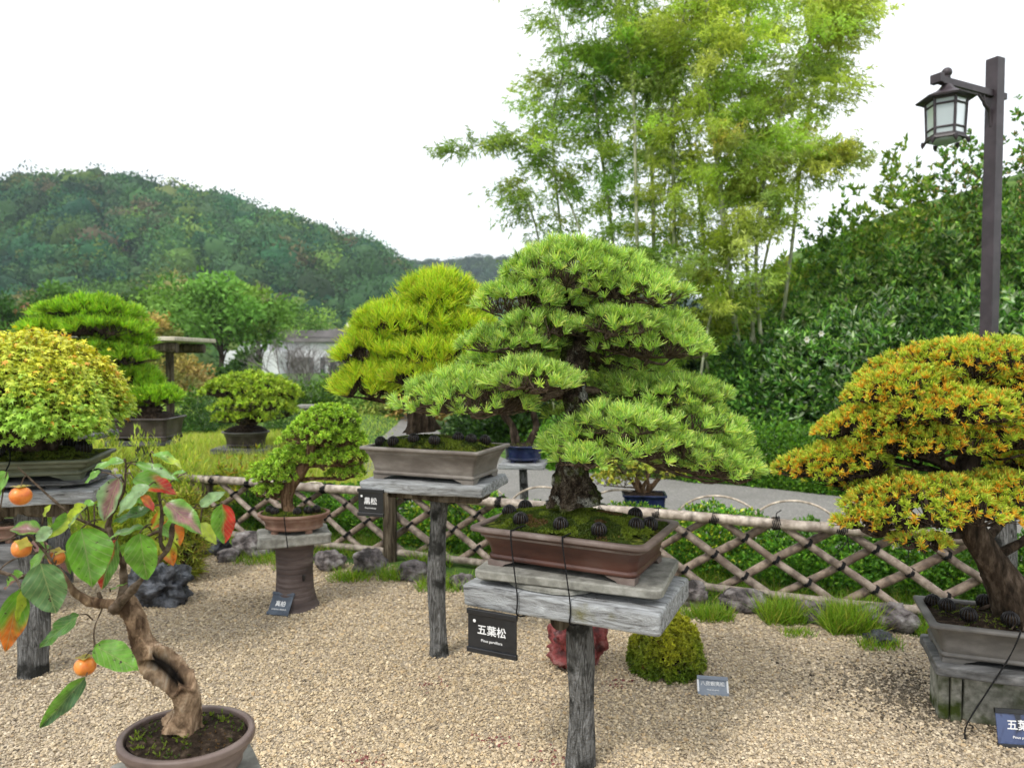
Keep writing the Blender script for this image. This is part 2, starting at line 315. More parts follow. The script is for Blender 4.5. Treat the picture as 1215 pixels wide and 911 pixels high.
M['winglass'] = surf('dark_window', [(.4, (.03, .04, .05)), (.7, (.07, .08, .09))], (1, 1, 1), .15, 0, 2, spec=.6)
M['board'] = surf('pale_board', [(.3, (.45, .40, .31)), (.7, (.62, .56, .45))], (3, 20, 20), .8, .2, 4)
M['hose'] = surf('pale_blue_hose', [(.4, (.28, .44, .46)), (.7, (.40, .56, .58))], (5, 5, 5), .5, 0, 2)
M['hill'] = surf('hill_ground', [(.3, (.02, .03, .012)), (.7, (.05, .06, .025))], (.05, .05, .05), 1, 0, 4)
HAZE = 0.00033; EXPO = 0.68
# ---------------------------------------------------------------- pots, stands, signs, baskets
def pot(t, loc, rot, L, W, H, body, rim=None, kind='rect', flare=.82, r=.03, lip=.02, feet=True, band=True, soilz=-.008, dome=.03, soilmat='soil', mossn=0, footmat=None):
    """returns soil height function; loc = centre of the underside"""
    loc = np.asarray(loc, float); fz = .022 if feet else .0
    f = (lambda hx, hy, rr: rrect(hx, hy, rr, 6)) if kind == 'rect' else (lambda hx, hy, rr: oval(hx, hy, 56))
    hx, hy = L / 2, W / 2; B = MB(); R = []
    def add(ix, z): R.append(ring3(f(hx * ix if kind != 'rect' else hx - L / 2 * (1 - ix), hy * ix if kind != 'rect' else hy - L / 2 * (1 - ix), r), z, loc, rot))
    if band:
        for ix, z in ((flare - .02, fz), (flare + .012, fz + .003), (flare + .016, fz + .016), (flare - .004, fz + .02)): add(ix, z)
    else: add(flare - .05, fz); add(flare - .01, fz + .006)
    lt = lip / (L / 2) * .8
    for q in np.linspace(0, 1, 7): add(flare + (1 - lt - flare) * (q ** 1.7), fz + .022 + (H - fz - .022 - .016) * q)
    loft(B, R, None, 0, True, False)
    p = B.obj('pot', M[body], t)
    B = MB(); R = []
    for ix, z in ((1 - lt - .01, H - .018), (1 - .004, H - .015), (1, H - .011), (1, H - .003), (1 - .006, H), (1 - lip / (L / 2), H + .001), (1 - lip / (L / 2) - .008, H - .003), (1 - lip / (L / 2) - .01, H - .035)): add(ix, z)
    loft(B, R, None, 0, False, False); rm = B.obj('rim', M[rim or body], p)
    if feet:
        for sx in (-1, 1):
            for sy in (-1, 1):
                B = MB(); fx, fy = hx * (flare - .01) if kind != 'rect' else hx - L / 2 * (1 - flare) , (hy * (flare - .01) if kind != 'rect' else hy - L / 2 * (1 - flare))
                if kind == 'rect':
                    def br(z, k):
                        a = L * .16 * k; b = L * .12 * k; tck = .018
                        o = np.array([(0, 0), (-a, 0), (-a, -tck), (-tck, -tck), (-tck, -b), (0, -b)]) + np.array([fx, fy])
                        o = o * np.array([sx, sy]); o = o if sx * sy > 0 else o[::-1]
                        return ring3(o, z, loc, rot)
                    loft(B, [br(0, .55), br(.008, .62), br(.016, .85), br(fz + .001, 1)], smooth=False)
                else:
                    c = ring3(np.array([(sx * fx * .6, sy * fy * .6)]), 0, loc, rot)[0]
                    loft(B, [ring3(oval(.022, .018, 10), z, c - np.array([0, 0, 0]), rot) for z in (0, fz + .004)])
                B.obj('foot', M[footmat or rim or body], p)
    # soil dome
    sx_, sy_ = hx - lip - .006, hy - lip - .006; B = MB(); R = []
    def sz(xy):
        q = np.clip(1 - (np.abs(xy[:, 0] / sx_) ** 2.5 + np.abs(xy[:, 1] / sy_) ** 2.5), 0, 1)
        return H + soilz + dome * q ** .6
    for s_ in np.linspace(1, .03, 14):
        o = f(sx_ * s_, sy_ * s_, r * s_ * .8)
        v = ring3(o, 0, loc, rot); v[:, 2] = loc[2] + sz(o) + wav(v, 45) * .0035 * (s_ < .98); R.append(v)
    loft(B, R, None, 0, False, True); B.obj('moss' if soilmat == 'moss' else 'soil', M[soilmat], t)
    def at(u, v):      # point of the soil surface, u,v in -1..1
        o = np.array([[u * sx_, v * sy_]]); q = ring3(o, 0, loc, rot)[0]; q[2] = loc[2] + sz(o)[0]; return q
    if mossn:
        B = MB(); uv = RNG.uniform(-.97, .97, (mossn, 2)); keep = wav(np.column_stack([uv * 3, np.zeros(mossn)]), 1.6, 2) > -.75; uv = uv[keep]
        if kind != 'rect': uv = uv[(uv ** 2).sum(1) < .92]
        o = uv * np.array([sx_, sy_]); v = ring3(o, 0, loc, rot); v[:, 2] = loc[2] + sz(o) + .001
        cl = wav(v, 30, 1)
        cc = np.where((cl > .1)[:, None], np.array([.14, .19, .02]), np.array([.055, .085, .012])); cc = np.where((cl < -.9)[:, None], np.array([.12, .07, .03]), cc)
        k = 3; pp = np.repeat(v, k, 0); dd = cone(np.tile([0, 0, 1.], (len(v), 1)), k, 1.25)
        scatter(B, NEEDLE, pp, dd, rdir(len(pp)), .007 * (.6 + .8 * RNG.random(len(pp))) * (1 + .5 * np.repeat(cl, k)).clip(.5, 2), (np.repeat(cc, k, 0) * RNG.uniform(.6, 1.5, (len(pp), 1))), width=.0028)
        o_ = B.obj('moss_tufts', M['grass'], t)
    return at
def basket(loc, s, label, group, tilt=None):
    """black ribbed fertiliser cage: meridian ribs round a dark ball, a ring at the top"""
    t = thing('fertiliser_basket', loc, label, 'fertiliser basket', group)
    loc = np.asarray(loc, float) + np.array([0, 0, s * .62])
    B = MB(); th = np.linspace(.25, PI - .5, 7); u = np.linspace(0, 2 * PI, 14, endpoint=False)
    loft(B, [np.column_stack([np.cos(u) * math.sin(a) * s * .84, np.sin(u) * math.sin(a) * s * .84, np.full(14, math.cos(a) * s * .9)]) + loc for a in th[::-1]]); B.obj('core', M['soil'], t)
    B = MB()
    for k in range(16):
        a = k * PI / 8 + .1
        pts = [loc + np.array([math.cos(a) * math.sin(q), math.sin(a) * math.sin(q), math.cos(q) * 1.02]) * s for q in np.linspace(.2, PI - .55, 8)]
        tube(B, pts, [s * .05, s * .085, s * .085, s * .05], 4, caps=True)
    B.obj('ribs', M['black'], t)
    B = MB(); a = np.linspace(0, 2 * PI, 15); tube(B, [loc + np.array([math.cos(q) * s * .22, math.sin(q) * s * .22, s * 1.0]) for q in a], s * .07, 5, caps=False); B.obj('top_ring', M['black'], t)
    return t
def log_post(t, x, y, z0, z1, r, name='post', mat='postwood', flare=1.25, lean=(0, 0), seed=0, sq=False):
    B = MB(); n = 40; zz = np.linspace(z0, z1, n)
    pts = np.column_stack([x + lean[0] * (zz - z0) + .006 * np.sin(zz * 7 + seed), y + lean[1] * (zz - z0) + .006 * np.cos(zz * 6 + seed), zz])
    tt = np.linspace(0, 1, n); rad = r * (1 + (flare - 1) * np.exp(-tt * 9) + .06 * np.sin(tt * 11 + seed))
    fl = lambda a, q: 1 + .05 * np.sin(3 * a + seed + q * 2) + .035 * np.sin(7 * a + 2 * q + seed) + .02 * np.sin(17 * a + seed * 2)
    tube(B, pts, rad, 36, lump=.05, lf=18, flute=fl); return B.obj(name, M[mat], t)
def plank(t, c, rot, hx, hy, z0, z1, name='tabletop', mat='oldwood', wob=.006, r=.012):
    B = MB(); slab(B, (c[0], c[1], 0), hx, hy, z0, z1, rot, r, .005, wob=wob, wf=14); return B.obj(name, M[mat], t, rot=rot)
def textmesh(txt, size, off=.0, shear=0, font=None):
    cu = bpy.data.curves.new('lettering', 'FONT'); cu.body = txt; cu.size = size; cu.offset = off; cu.align_x = 'CENTER'; cu.align_y = 'CENTER'; cu.shear = shear; cu.resolution_u = 4
    o = bpy.data.objects.new('lettering', cu); C.objects.link(o); me = bpy.data.meshes.new_from_object(o); bpy.data.objects.remove(o)
    v = np.array([q.co[:] for q in me.vertices]).reshape(-1, 3); me.calc_loop_triangles(); f = np.array([q.vertices[:] for q in me.loop_triangles]).reshape(-1, 3)
    bpy.data.meshes.remove(me); return v, f
def sign(c, w, h, yaw, back, lines, face, label, group='plant name signs', roll=0, bar='signface', stake=None, side=False, dot=False):
    t = thing('name_sign', c, label, 'sign', group); c = np.asarray(c, float)
    X = np.array([math.cos(yaw), math.sin(yaw), 0]); Nn = np.array([math.sin(yaw), -math.cos(yaw), 0]); Up = np.array([0, 0, 1.]) * math.cos(back) - Nn * math.sin(back); Z = np.cross(X, Up)
    X, Up = X * math.cos(roll) + Up * math.sin(roll), Up * math.cos(roll) - X * math.sin(roll)
    def tr(v): v = np.asarray(v, float); return c + v[:, :1] * X + v[:, 1:2] * Up + v[:, 2:3] * Z
    def bx(B, x0, x1, y0, y1, z0, z1):
        b = min(.0015, (x1 - x0) * .2, (y1 - y0) * .2); pr = lambda i, z: tr(np.array([(x0 + i, y0 + i, z), (x1 - i, y0 + i, z), (x1 - i, y1 - i, z), (x0 + i, y1 - i, z)]))
        loft(B, [pr(b, z0), pr(0, z0 + b * .6), pr(0, z1 - b * .6), pr(b, z1)], smooth=False)
    B = MB(); bx(B, -w / 2, w / 2, -h / 2, h / 2, -.004, .002); B.obj('plate', M[face], t)
    for s_ in (-1, 1):
        B = MB(); y = s_ * (h / 2 - .004); bx(B, -w / 2 - .003, w / 2 + .003, y - .0085, y + .0085, -.006, .008); B.obj('edge_bar', M[bar], t)
    if side:
        for s_ in (-1, 1):
            B = MB(); bx(B, s_ * w / 2 - .004, s_ * w / 2 + .004, -h / 2 + .01, h / 2 - .01, -.003, .004); B.obj('edge_strip', M['signgrey' if face != 'signgrey' else 'ink'], t)
    B = MB()
    for txt, size, y, off, sh in lines:
        v, f = textmesh(txt, size, 0, sh); off = off * .55
        for q, (ox, oy) in enumerate(((0, 0), (off, 0), (-off, 0), (0, off), (0, -off))):
            if len(v): u = v.copy(); u[:, 0] += ox; u[:, 1] += y + oy; u[:, 2] = .0030 + q * .00012; B.add(tr(u), f, smooth=False)
    if dot: a = np.linspace(0, 2 * PI, 12, endpoint=False); v = np.column_stack([-w * .36 + .006 * np.cos(a), h * .25 + .006 * np.sin(a), np.full(12, .0032)]); B.add(tr(np.vstack([v, v.mean(0)])), [[i, (i + 1) % 12, 12] for i in range(12)])
    B.obj('lettering', M['ink'], t)
    if stake is not None:
        B = MB(); tube(B, [c - Nn * .012, np.array([c[0] - Nn[0] * .03, c[1] - Nn[1] * .03, stake])], .004, 6); B.obj('stake', M['black'], t)
    return t
# ---------------------------------------------------------------- bonsai crown from cloud pads
def pad_points(c, R, n, thick=.45, low=0, tilt=(0, 0)):
    a = RNG.uniform(0, 2 * PI, n); r = np.sqrt(RNG.random(n)); x, y = r * np.cos(a), r * np.sin(a)
    edge = 1 + .10 * np.sin(a * 3 + c[0] * 9) + .07 * np.sin(a * 5 + c[2] * 13) + .05 * np.sin(a * 9 + c[1] * 7)
    top = np.sqrt(np.clip(1 - r ** 2, 0, 1)); z = top * (1 - thick * RNG.random(n) ** 1.3) - low * RNG.random(n) * r
    lump = wav(np.column_stack([x, y, z]) * 2.6 + c * 3) * .10
    p = c + np.column_stack([x * R[0] * edge, y * R[1] * edge, (z + lump) * R[2] + tilt[0] * x * R[0] + tilt[1] * y * R[1]])
    ax = nrm(np.column_stack([x * .95 / 1, y * .95, .35 + top * .75]) + RNG.normal(0, .18, (n, 3)))
    return p, ax
def crown(t, trunk, trad, pads, style, bark='twig', limb=.012, nodes=9, padname='foliage_pad', thick=.45, tw=.0016, up=0):
    trunk = np.asarray(trunk)
    for i, pd in enumerate(pads):
        c, R, n = np.asarray(pd[0], float), pd[1], pd[2]; tilt = pd[3] if len(pd) > 3 else (0, 0)
        pos, ax = pad_points(c, R, n, thick, tilt=tilt)
        B = MB(); style(B, pos, ax); B.obj(padname, M['pine'], t)
        # limbs
        hub = c + np.array([0, 0, -.12 * R[2]]); d = np.linalg.norm((trunk - hub - np.array([0, 0, up])) * np.array([1, 1, .9]), axis=1) + (0 if up else np.where(trunk[:, 2] > hub[2], .08, 0)); k = int(np.argmin(d)); s0 = trunk[k]
        B = MB(); hv = hub - s0; L = np.linalg.norm(hv)
        mid = [s0 + hv * q + RNG.normal(0, .05 * L + .003, 3) * np.array([1, 1, .5]) for q in (.33, .66)]
        lp = spline([s0] + mid + [hub], 14); r0 = min(limb * (1 + .6 * L), .03)
        tube(B, lp, [r0, r0 * .75, r0 * .5], 8, lump=.18, lf=60)
        ang = np.linspace(0, 2 * PI, nodes, endpoint=False) + RNG.random() * 6; ends = []
        for j, a in enumerate(ang):
            rr = .35 + .4 * RNG.random(); e = c + np.array([math.cos(a) * R[0] * rr, math.sin(a) * R[1] * rr, .0 * R[2] + tilt[0] * math.cos(a) * R[0] * rr])
            st = lp[RNG.integers(5, 14)]; m = (st + e) / 2 + RNG.normal(0, .012, 3)
            sp = spline([st, m, e], 8); tube(B, sp, [r0 * .5, r0 * .3, r0 * .18], 5, lump=.15, lf=80); ends += [sp[4], sp[7]]
        ends = np.array(ends + [hub]); sel = RNG.random(n) < 1; q = pos[sel]
        dd = ((q[:, None] - ends[None]) ** 2).sum(-1); e = ends[dd.argmin(1)]
        m = e * .45 + q * .55 + RNG.normal(0, .008, q.shape); m[:, 2] -= .12 * np.abs(q[:, 2] - e[:, 2])
        prisms(B, e, m, tw * 1.7, tw * 1.1); prisms(B, m, q, tw * 1.1, tw * .8)
        B.obj('branch', M[bark], t)
def trunk_mesh(t, pts, rad, n=60, seg=30, mat='bark', lump=.16, lf=28, root=0, name='trunk', fl=None, col=None, rough=.07):
    sp = spline(pts, n); B = MB(); ph = RNG.random() * 9
    def f(a, q):
        w = 1 + .05 * np.sin(3 * a + q * 5) + .04 * np.sin(5 * a - q * 9)
        if root: w = w + root * np.exp(-q * 12) * (.5 + .5 * np.sin(5 * a + 1)) ** 1.5
        g = np.sin(a * 9 + 6 * np.sin(q * 17 + ph)) * np.sin(q * n * .45 + 4 * np.sin(a * 4 + ph)) + .7 * np.sin(a * 17 + ph + 8 * np.sin(q * 31)) * np.sin(q * n * .9 + 3 * np.sin(a * 7))
        w = w + rough * (np.abs(g) - .4)
        return w * (fl(a, q) if fl else 1)
    tube(B, sp, rad, seg, lump=lump, lf=lf, flute=f, col=col); B.obj(name, M[mat], t); return sp
# ================================================================= MAIN WHITE PINE
RT = math.radians(-25.6)
Ct = np.array([.242, 2.585]); ZT = .69
st = thing('display_table', (Ct[0], Ct[1], 0), 'weathered grey plank table on one log post, holding the big red-brown pot', 'display table', 'plank display tables')
plank(st, Ct, RT, .355, .22, ZT - .075, ZT, wob=.003)
log_post(st, Ct[0] + .005, Ct[1] - .01, -.05, ZT - .07, .045, flare=1.5)
B = MB(); ex = np.array([Ct[0] - .07, Ct[1] - .07, ZT - .12]); tube(B, [ex - np.array([0, .0, 0]), ex + np.array([0.01, .3, 0])], .036, 16, lump=.05); B.obj('support_log', M['brownwood'], st)
sp_ = thing('packing_disc', (Ct[0] - .1, Ct[1] - .04, ZT), 'thin round grey wooden disc wedged between plank table and stone slab', 'wooden disc')
B = MB(); slab(B, (Ct[0] - .09, Ct[1] - .03, 0), .17, .13, ZT + .004, ZT + .024, RT, .12, .004, wob=.003); B.obj('disc', M['stone'], sp_)
RS = math.radians(-21); Cs = np.array([.245, 2.60]); ZS = ZT + .058
sl = thing('stone_slab', (Cs[0], Cs[1], ZT + .024), 'smooth grey-beige stone slab under the big red-brown pot', 'stone slab', 'slabs under pots')
B = MB(); slab(B, (Cs[0], Cs[1], 0), .335, .205, ZS - .032, ZS, RS, .03, .005); B.obj('slab', M['stone'], sl)
RP = math.radians(-27); Cp = np.array([.235, 2.615])
wp = thing('white_pine_bonsai', (Cp[0], Cp[1], ZS), 'largest bonsai, bright green five-needle pine with layered pads in a red-brown rectangular pot', 'bonsai tree')
at = pot(wp, (Cp[0], Cp[1], ZS), RP, .665, .45, .145, 'pot_brown', 'pot_rim', flare=.83, r=.035, lip=.024, dome=.045, soilmat='moss', mossn=15000, footmat='pot_rim')
D0 = 2.62
tp = [P(683, 598, D0), P(678, 565, D0), P(684, 535, D0), P(690, 500, D0), P(682, 465, D0 + .02), P(683, 430, D0), P(687, 395, D0), P(682, 370, D0), P(686, 335, D0)]
trk = trunk_mesh(wp, tp, [.080, .060, .054, .052, .048, .047, .042, .032, .018], 150, 90, 'bark', .12, 30, root=.45, rough=.13)
def st_pine(k=46, L=.037, w=.0023, col=(.46, .70, .12), alt=((.68, .82, .15), (.27, .48, .11), (.60, .76, .26), (.20, .38, .08)), pa=.5, spread=.92):
    return lambda B, p, a: tufts(B, p, nrm(a + np.array([0, 0, .35])), k, L, w, col, spread, .16, alt, pa, .22, stem=.15)
def PD(px, py, rx, ry, n, dd=0, rd=None, d0=D0, tilt=0):   # pad from its centre-bottom on the photo, half width and height
    d = d0 + dd; s = d / F_PX; return (P(px, py, d), (rx * s, (rd if rd else rx * .8) * s, ry * s), n, (tilt, 0))
pads = [PD(687, 345, 100, 60, 250), PD(622, 372, 68, 38, 90, -.05), PD(752, 362, 70, 36, 95, -.08), PD(688, 378, 78, 22, 60, .2),
        PD(608, 418, 66, 30, 100, -.05), PD(770, 424, 82, 46, 150, .0), PD(645, 432, 50, 18, 34, .22),
        PD(560, 488, 90, 48, 200, -.02), PD(630, 462, 62, 34, 100, -.22), PD(795, 478, 82, 32, 130, .05), 
        PD(745, 540, 110, 42, 190, -.12, tilt=-.05), PD(835, 558, 76, 40, 140, -.02, tilt=-.12), PD(735, 512, 62, 30, 90, -.2), PD(695, 552, 42, 22, 36, -.24)]
pads = [(a[0], (a[1][0] * .88, a[1][1] * .92, a[1][2] * .93), int(a[2] * 1.5), a[3]) for a in pads] + [PD(640, 400, 50, 26, 90, -.1), PD(735, 395, 50, 26, 90, -.12), PD(875, 570, 26, 22, 50, 0), PD(505, 480, 26, 20, 40, 0), PD(800, 512, 74, 40, 150, .0), PD(845, 536, 44, 30, 90, .02), PD(760, 470, 70, 32, 110, .12), PD(735, 440, 56, 26, 80, .15), PD(660, 470, 60, 28, 80, .18), PD(610, 440, 60, 30, 90, .1), PD(640, 355, 48, 34, 70, .05), PD(735, 345, 48, 34, 70, .05), PD(790, 400, 40, 26, 60, .1), PD(700, 500, 50, 24, 60, .15)]
crown(wp, trk, None, pads, st_pine(), 'twig', .013, 10, tw=.0015, up=.07)
B = MB()
for a, b in ((P(629, 626, 2.5), P(636, 757, 2.36)), (P(683, 632, 2.42), P(678, 748, 2.3))): pass
def cord(B, pts, r=.0028): tube(B, spline(pts, 26), r, 6, lump=.25, lf=300)
ux = rz(RP); pu = lambda u, v, z: np.array([Cp[0], Cp[1], 0]) + np.array([u, v, 0]) @ ux + np.array([0, 0, z])
tu = lambda u, v, z: np.array([Ct[0], Ct[1], 0]) + np.array([u, v, 0]) @ rz(RT) + np.array([0, 0, z])
for u in (-.15, .045):
    B = MB(); cord(B, [pu(u + .02, -.16, ZS + .158), pu(u, -.21, ZS + .150), pu(u, -.232, ZS + .128), tu(u + .01, -.226, ZT - .01), tu(u + .01, -.222, ZT - .078), tu(u + .05, -.15, ZT - .082)]); B.obj('tie_cord', M['rope'], wp)
for k_, (px, py) in enumerate(((622, 598), (630, 590), (640, 585))): pass
bk = [(-.78, .30, 'at the left back corner'), (-.86, -.15, 'at the left end'), (-.52, -.72, 'at the front left by a cord'), (.02, -.80, 'at the front middle of the moss'), (.48, -.78, 'at the front right'),
      (.80, -.22, 'near the right rim'), (.90, .12, 'at the right back corner'), (.62, .62, 'behind the trunk on the right'), (-.50, .70, 'behind the trunk on the left')]
for u, v, w in bk: basket(at(u, v) - np.array([0, 0, .006]), .026, 'black fertiliser ball in the red-brown pot, ' + w, 'fertiliser balls in the big pot')
sc_ = tu(-.355 + .12, -.232, ZT - .075 - .078)
sign(sc_, .19, .145, RT, 0, [('五葉松', .038, .006, .0012, 0), ('Pinus parviflora', .0135, -.030, .0003, 0)], 'signface', 'black hanging sign in white reading 五葉松, hung from the weathered table of the largest pine', dot=True)
B = MB()
# ================================================================= BLACK PINE (second table)
RB = math.radians(-17); D1 = 3.6
a0, a1, a2 = G(436, 562, .90), G(560, 576, .90), G(600, 553, .90)
Cb = np.array([P(516, 560, 3.62)[0], 3.62])
t2 = thing('display_table', (Cb[0], Cb[1], 0), 'weathered plank table on a tall crooked log post left of the largest pine', 'display table', 'plank display tables')
plank(t2, Cb, RB, .325, .2, .845, .895, wob=.006)
B = MB(); slab(B, (Cb[0] + .02, Cb[1] - .03, 0), .25, .1, .80, .842, RB, .02, .008, wob=.01); B.obj('cross_block', M['brownwood'], t2, rot=RB)
log_post(t2, Cb[0] + .02, Cb[1] - .05, -.05, .805, .043, flare=1.25, seed=2)
bp = thing('black_pine_bonsai', (Cb[0], Cb[1], .895), 'yellow-green long-needled pine bonsai in a grey rectangular pot on the middle table', 'bonsai tree')
RBp = math.radians(-22)
at = pot(bp, (Cb[0] + .005, Cb[1] + .01, .895), RBp, .66, .40, .165, 'pot_grey', 'pot_grey', flare=.84, r=.012, lip=.02, dome=.05, soilmat='moss', mossn=5000)
tb = [P(500, 512, 3.65), P(498, 480, 3.65), P(512, 450, 3.66), P(500, 420, 3.66), P(512, 385, 3.65), P(525, 350, 3.65)]
trk = trunk_mesh(bp, tb, [.075, .055, .045, .04, .03, .018], 40, 26, 'barkdark', .15, 30, root=.4)
bpads = [PD(520, 372, 52, 42, 230, d0=3.65), PD(470, 400, 58, 34, 210, d0=3.62), PD(545, 402, 48, 30, 150, d0=3.62), PD(452, 428, 62, 30, 220, d0=3.6, tilt=.05), PD(520, 432, 70, 28, 200, d0=3.55), PD(575, 425, 40, 30, 110, d0=3.7),
         PD(446, 470, 56, 38, 240, d0=3.58), PD(500, 455, 56, 24, 140, d0=3.5), PD(560, 470, 60, 24, 120, d0=3.75), PD(500, 415, 80, 30, 150, d0=3.85)]
bpads = [(a[0], (a[1][0] * .84, a[1][1] * .9, a[1][2] * 1.0), int(a[2] * 1.5), a[3]) for a in bpads] + [PD(505, 395, 50, 30, 120, d0=3.6), PD(490, 440, 60, 30, 140, d0=3.68), PD(540, 380, 36, 30, 90, d0=3.7)]
crown(bp, trk, None, bpads, lambda B, p, a: tufts(B, p, nrm(a + np.array([0, 0, .55])), 34, .060, .0028, (.50, .72, .04), .85, .2, ((.70, .80, .05), (.30, .54, .035), (.66, .62, .06)), .45, .2), 'barkdark', .016, 8, tw=.0022)
for u, v, w in ((-.9, -.5, 'at the left rim'), (-.55, -.8, 'second from the left'), (-.2, -.7, 'third from the left'), (.2, -.75, 'at the middle front'), (.5, -.3, 'right of the trunk'), (.85, .2, 'at the right end'), (.7, -.2, 'second from the right end')):
    basket(at(u, v) - np.array([0, 0, .004]), .027, 'dark fertiliser ball in the long grey pot, ' + w, 'fertiliser balls in the grey pot')
sgc = np.array([Cb[0], Cb[1], 0]) + np.array([-.325 + .075, -.212, 0]) @ rz(RB) + np.array([0, 0, .845 - .052])
sign(sgc, .135, .125, RB, 0, [('黒松', .036, .006, .0012, 0), ('Pinus thunbergii', .0095, -.026, .0002, 0)], 'signface', 'small black sign reading 黒松 hung from the middle plank table', dot=True)
# ================================================================= SHIMPAKU JUNIPER on drum
D2 = 4.28; Cd = P(350, 700, D2); Cd[2] = 0
dr = thing('pottery_drum', (Cd[0], Cd[1], 0), 'waisted ribbed brown stoneware drum standing on the gravel', 'plant stand')
B = MB(); zz = np.linspace(0, .40, 90); q = zz / .40
rr = .098 + .048 * np.exp(-q * 5) + .012 * q ** 2 + .02 * np.exp(-(1 - q) * 12) + .0026 * np.abs(np.sin(zz * 2 * PI / .028 / 2)) ** .5 * (q < .80)
loft(B, [np.column_stack([Cd[0] + r_ * np.cos(u_), Cd[1] + r_ * np.sin(u_), np.full(44, z_)]) for z_, r_ in zip(zz, rr) for u_ in [np.linspace(0, 2 * PI, 44, endpoint=False)]]); B.obj('body', M['drum'], dr)
B = MB(); hc = np.array([Cd[0] + .075, Cd[1] - .078, .20]); slab(B, hc, .007, .012, -.018, .018, .8, .004, .002); B.obj('vent_hole', M['black'], dr)
js = thing('stone_slab', (Cd[0], Cd[1], .40), 'thick rough grey slab on top of the pottery drum', 'stone slab', 'slabs under pots')
B = MB(); slab(B, (Cd[0], Cd[1], 0), .205, .14, .402, .462, math.radians(22), .02, .006, wob=.006); B.obj('slab', M['stone'], js)
jn = thing('juniper_bonsai', (Cd[0], Cd[1], .462), 'green juniper bonsai with leaning reddish trunk in an oval terracotta pot', 'bonsai tree')
at = pot(jn, (Cd[0], Cd[1] + .0, .462), .1, .425, .31, .115, 'pot_terra', 'pot_terra', kind='oval', flare=.78, lip=.017, dome=.02, soilmat='moss', mossn=2500)
tj = [P(352, 622, D2), P(342, 598, D2), P(346, 575, D2), P(362, 552, D2), P(370, 530, D2), P(385, 505, D2), P(392, 485, D2)]
trk = trunk_mesh(jn, tj, [.055, .036, .032, .03, .022, .014], 40, 22, 'redbark', .2, 30, root=.3)
def st_jun(B, p, a, col=(.42, .66, .07), k=46, L=.020, w=.0075):
    tufts(B, p, a, k, L, w, col, 1.7, .22, ((.52, .74, .08), (.22, .40, .05)), .4, .2, proto=KITE, stem=.9)
S2 = 260
jp = [PD(388, 505, 34, 22, 170, d0=D2), PD(372, 524, 38, 24, 150, d0=D2 - .05), PD(402, 528, 32, 22, 120, d0=D2), PD(352, 550, 34, 20, 130, d0=D2 + .05), PD(404, 550, 32, 22, 120, d0=D2), PD(326, 570, 28, 24, 140, d0=D2), PD(322, 588, 22, 14, 50, d0=D2), PD(412, 566, 22, 14, 50, d0=D2 + .05), PD(375, 540, 40, 22, 110, d0=D2 + .15)]
jp = [(a[0], (a[1][0], a[1][1], a[1][2] * 1.05), int(a[2] * 1.7), a[3]) for a in jp]
crown(jn, trk, None, jp, st_jun, 'redbark', .012, 7, tw=.0018)
B = MB(); a_ = np.linspace(0, 2 * PI, 30)
cord(B, [Cd + np.array([-.01, -.12, .585]), Cd + np.array([-.01, -.158, .58]), Cd + np.array([0, -.165, .5]), Cd + np.array([0.01, -.16, .40])], .003); B.obj('tie_cord', M['rope'], jn)
for u, v, w in ((-.72, -.15, 'at the left rim'), (-.5, -.6, 'front left'), (.2, -.75, 'front middle'), (.72, -.25, 'at the right rim'), (.5, -.55, 'front right')):
    basket(at(u, v), .024, 'dark fertiliser ball in the oval terracotta pot, ' + w, 'fertiliser balls in the terracotta pot')
sign(G(330, 730) + np.array([0.01, .02, .062]), .135, .125, math.radians(-14), math.radians(35), [('真柏', .034, -.002, .0014, 0), ('Juniperus chinensis', .0125, -.032, .0004, 0)], 'signblue', 'slate-coloured sign reading 真柏 tilted against the pottery drum', bar='signblue', stake=0)
# ================================================================= RIGHT YELLOW SPRUCE
D3 = 3.02
RY = math.radians(-20)
Cy = np.array([2.10, 2.85]); ZY = .28
yb = thing('concrete_stand', (Cy[0], Cy[1], 0), 'mossy concrete blocks standing under the yellow-orange spruce', 'block stand')
for i, (u, v, hx, hy) in enumerate(((-.315, .05, .02, .09), (-.272, .05, .02, .10), (.035, .0, .28, .03), (.33, .05, .03, .1))):
    c = np.array([Cy[0], Cy[1], 0]) + np.array([u, v, 0]) @ rz(RY); B = MB(); slab(B, c, hx, hy, -.02, ZY - .045 - .004 * i, RY, .006, .006, wob=.002); B.obj('block', M['concrete'], yb)
ys = thing('stone_slab', (Cy[0], Cy[1], ZY - .04), 'flat dark grey slab on the mossy concrete blocks', 'stone slab', 'slabs under pots')
B = MB(); slab(B, (Cy[0], Cy[1], 0), .37, .18, ZY - .042, ZY, RY, .015, .004, wob=.003); B.obj('slab', M['darkplate'], ys)
yt = thing('yellow_spruce_bonsai', (Cy[0], Cy[1], ZY), 'wide yellow-orange bonsai at the right edge in a dark grey rectangular pot', 'bonsai tree')
at = pot(yt, (Cy[0], Cy[1], ZY), RY, .80, .39, .165, 'pot_dgrey', 'pot_dgrey', flare=.86, r=.02, lip=.03, dome=.03, soilmat='soil', mossn=900)
ty = [P(1212, 724, 2.86), P(1190, 690, 2.86), P(1166, 650, 2.86), P(1145, 612, 2.86), P(1140, 575, 2.87), P(1150, 530, 2.88), P(1135, 490, 2.88), P(1150, 440, 2.88)]
trk = trunk_mesh(yt, ty, [.088, .060, .052, .047, .040, .032, .02], 60, 34, 'barkdark', .12, 26, root=.5)
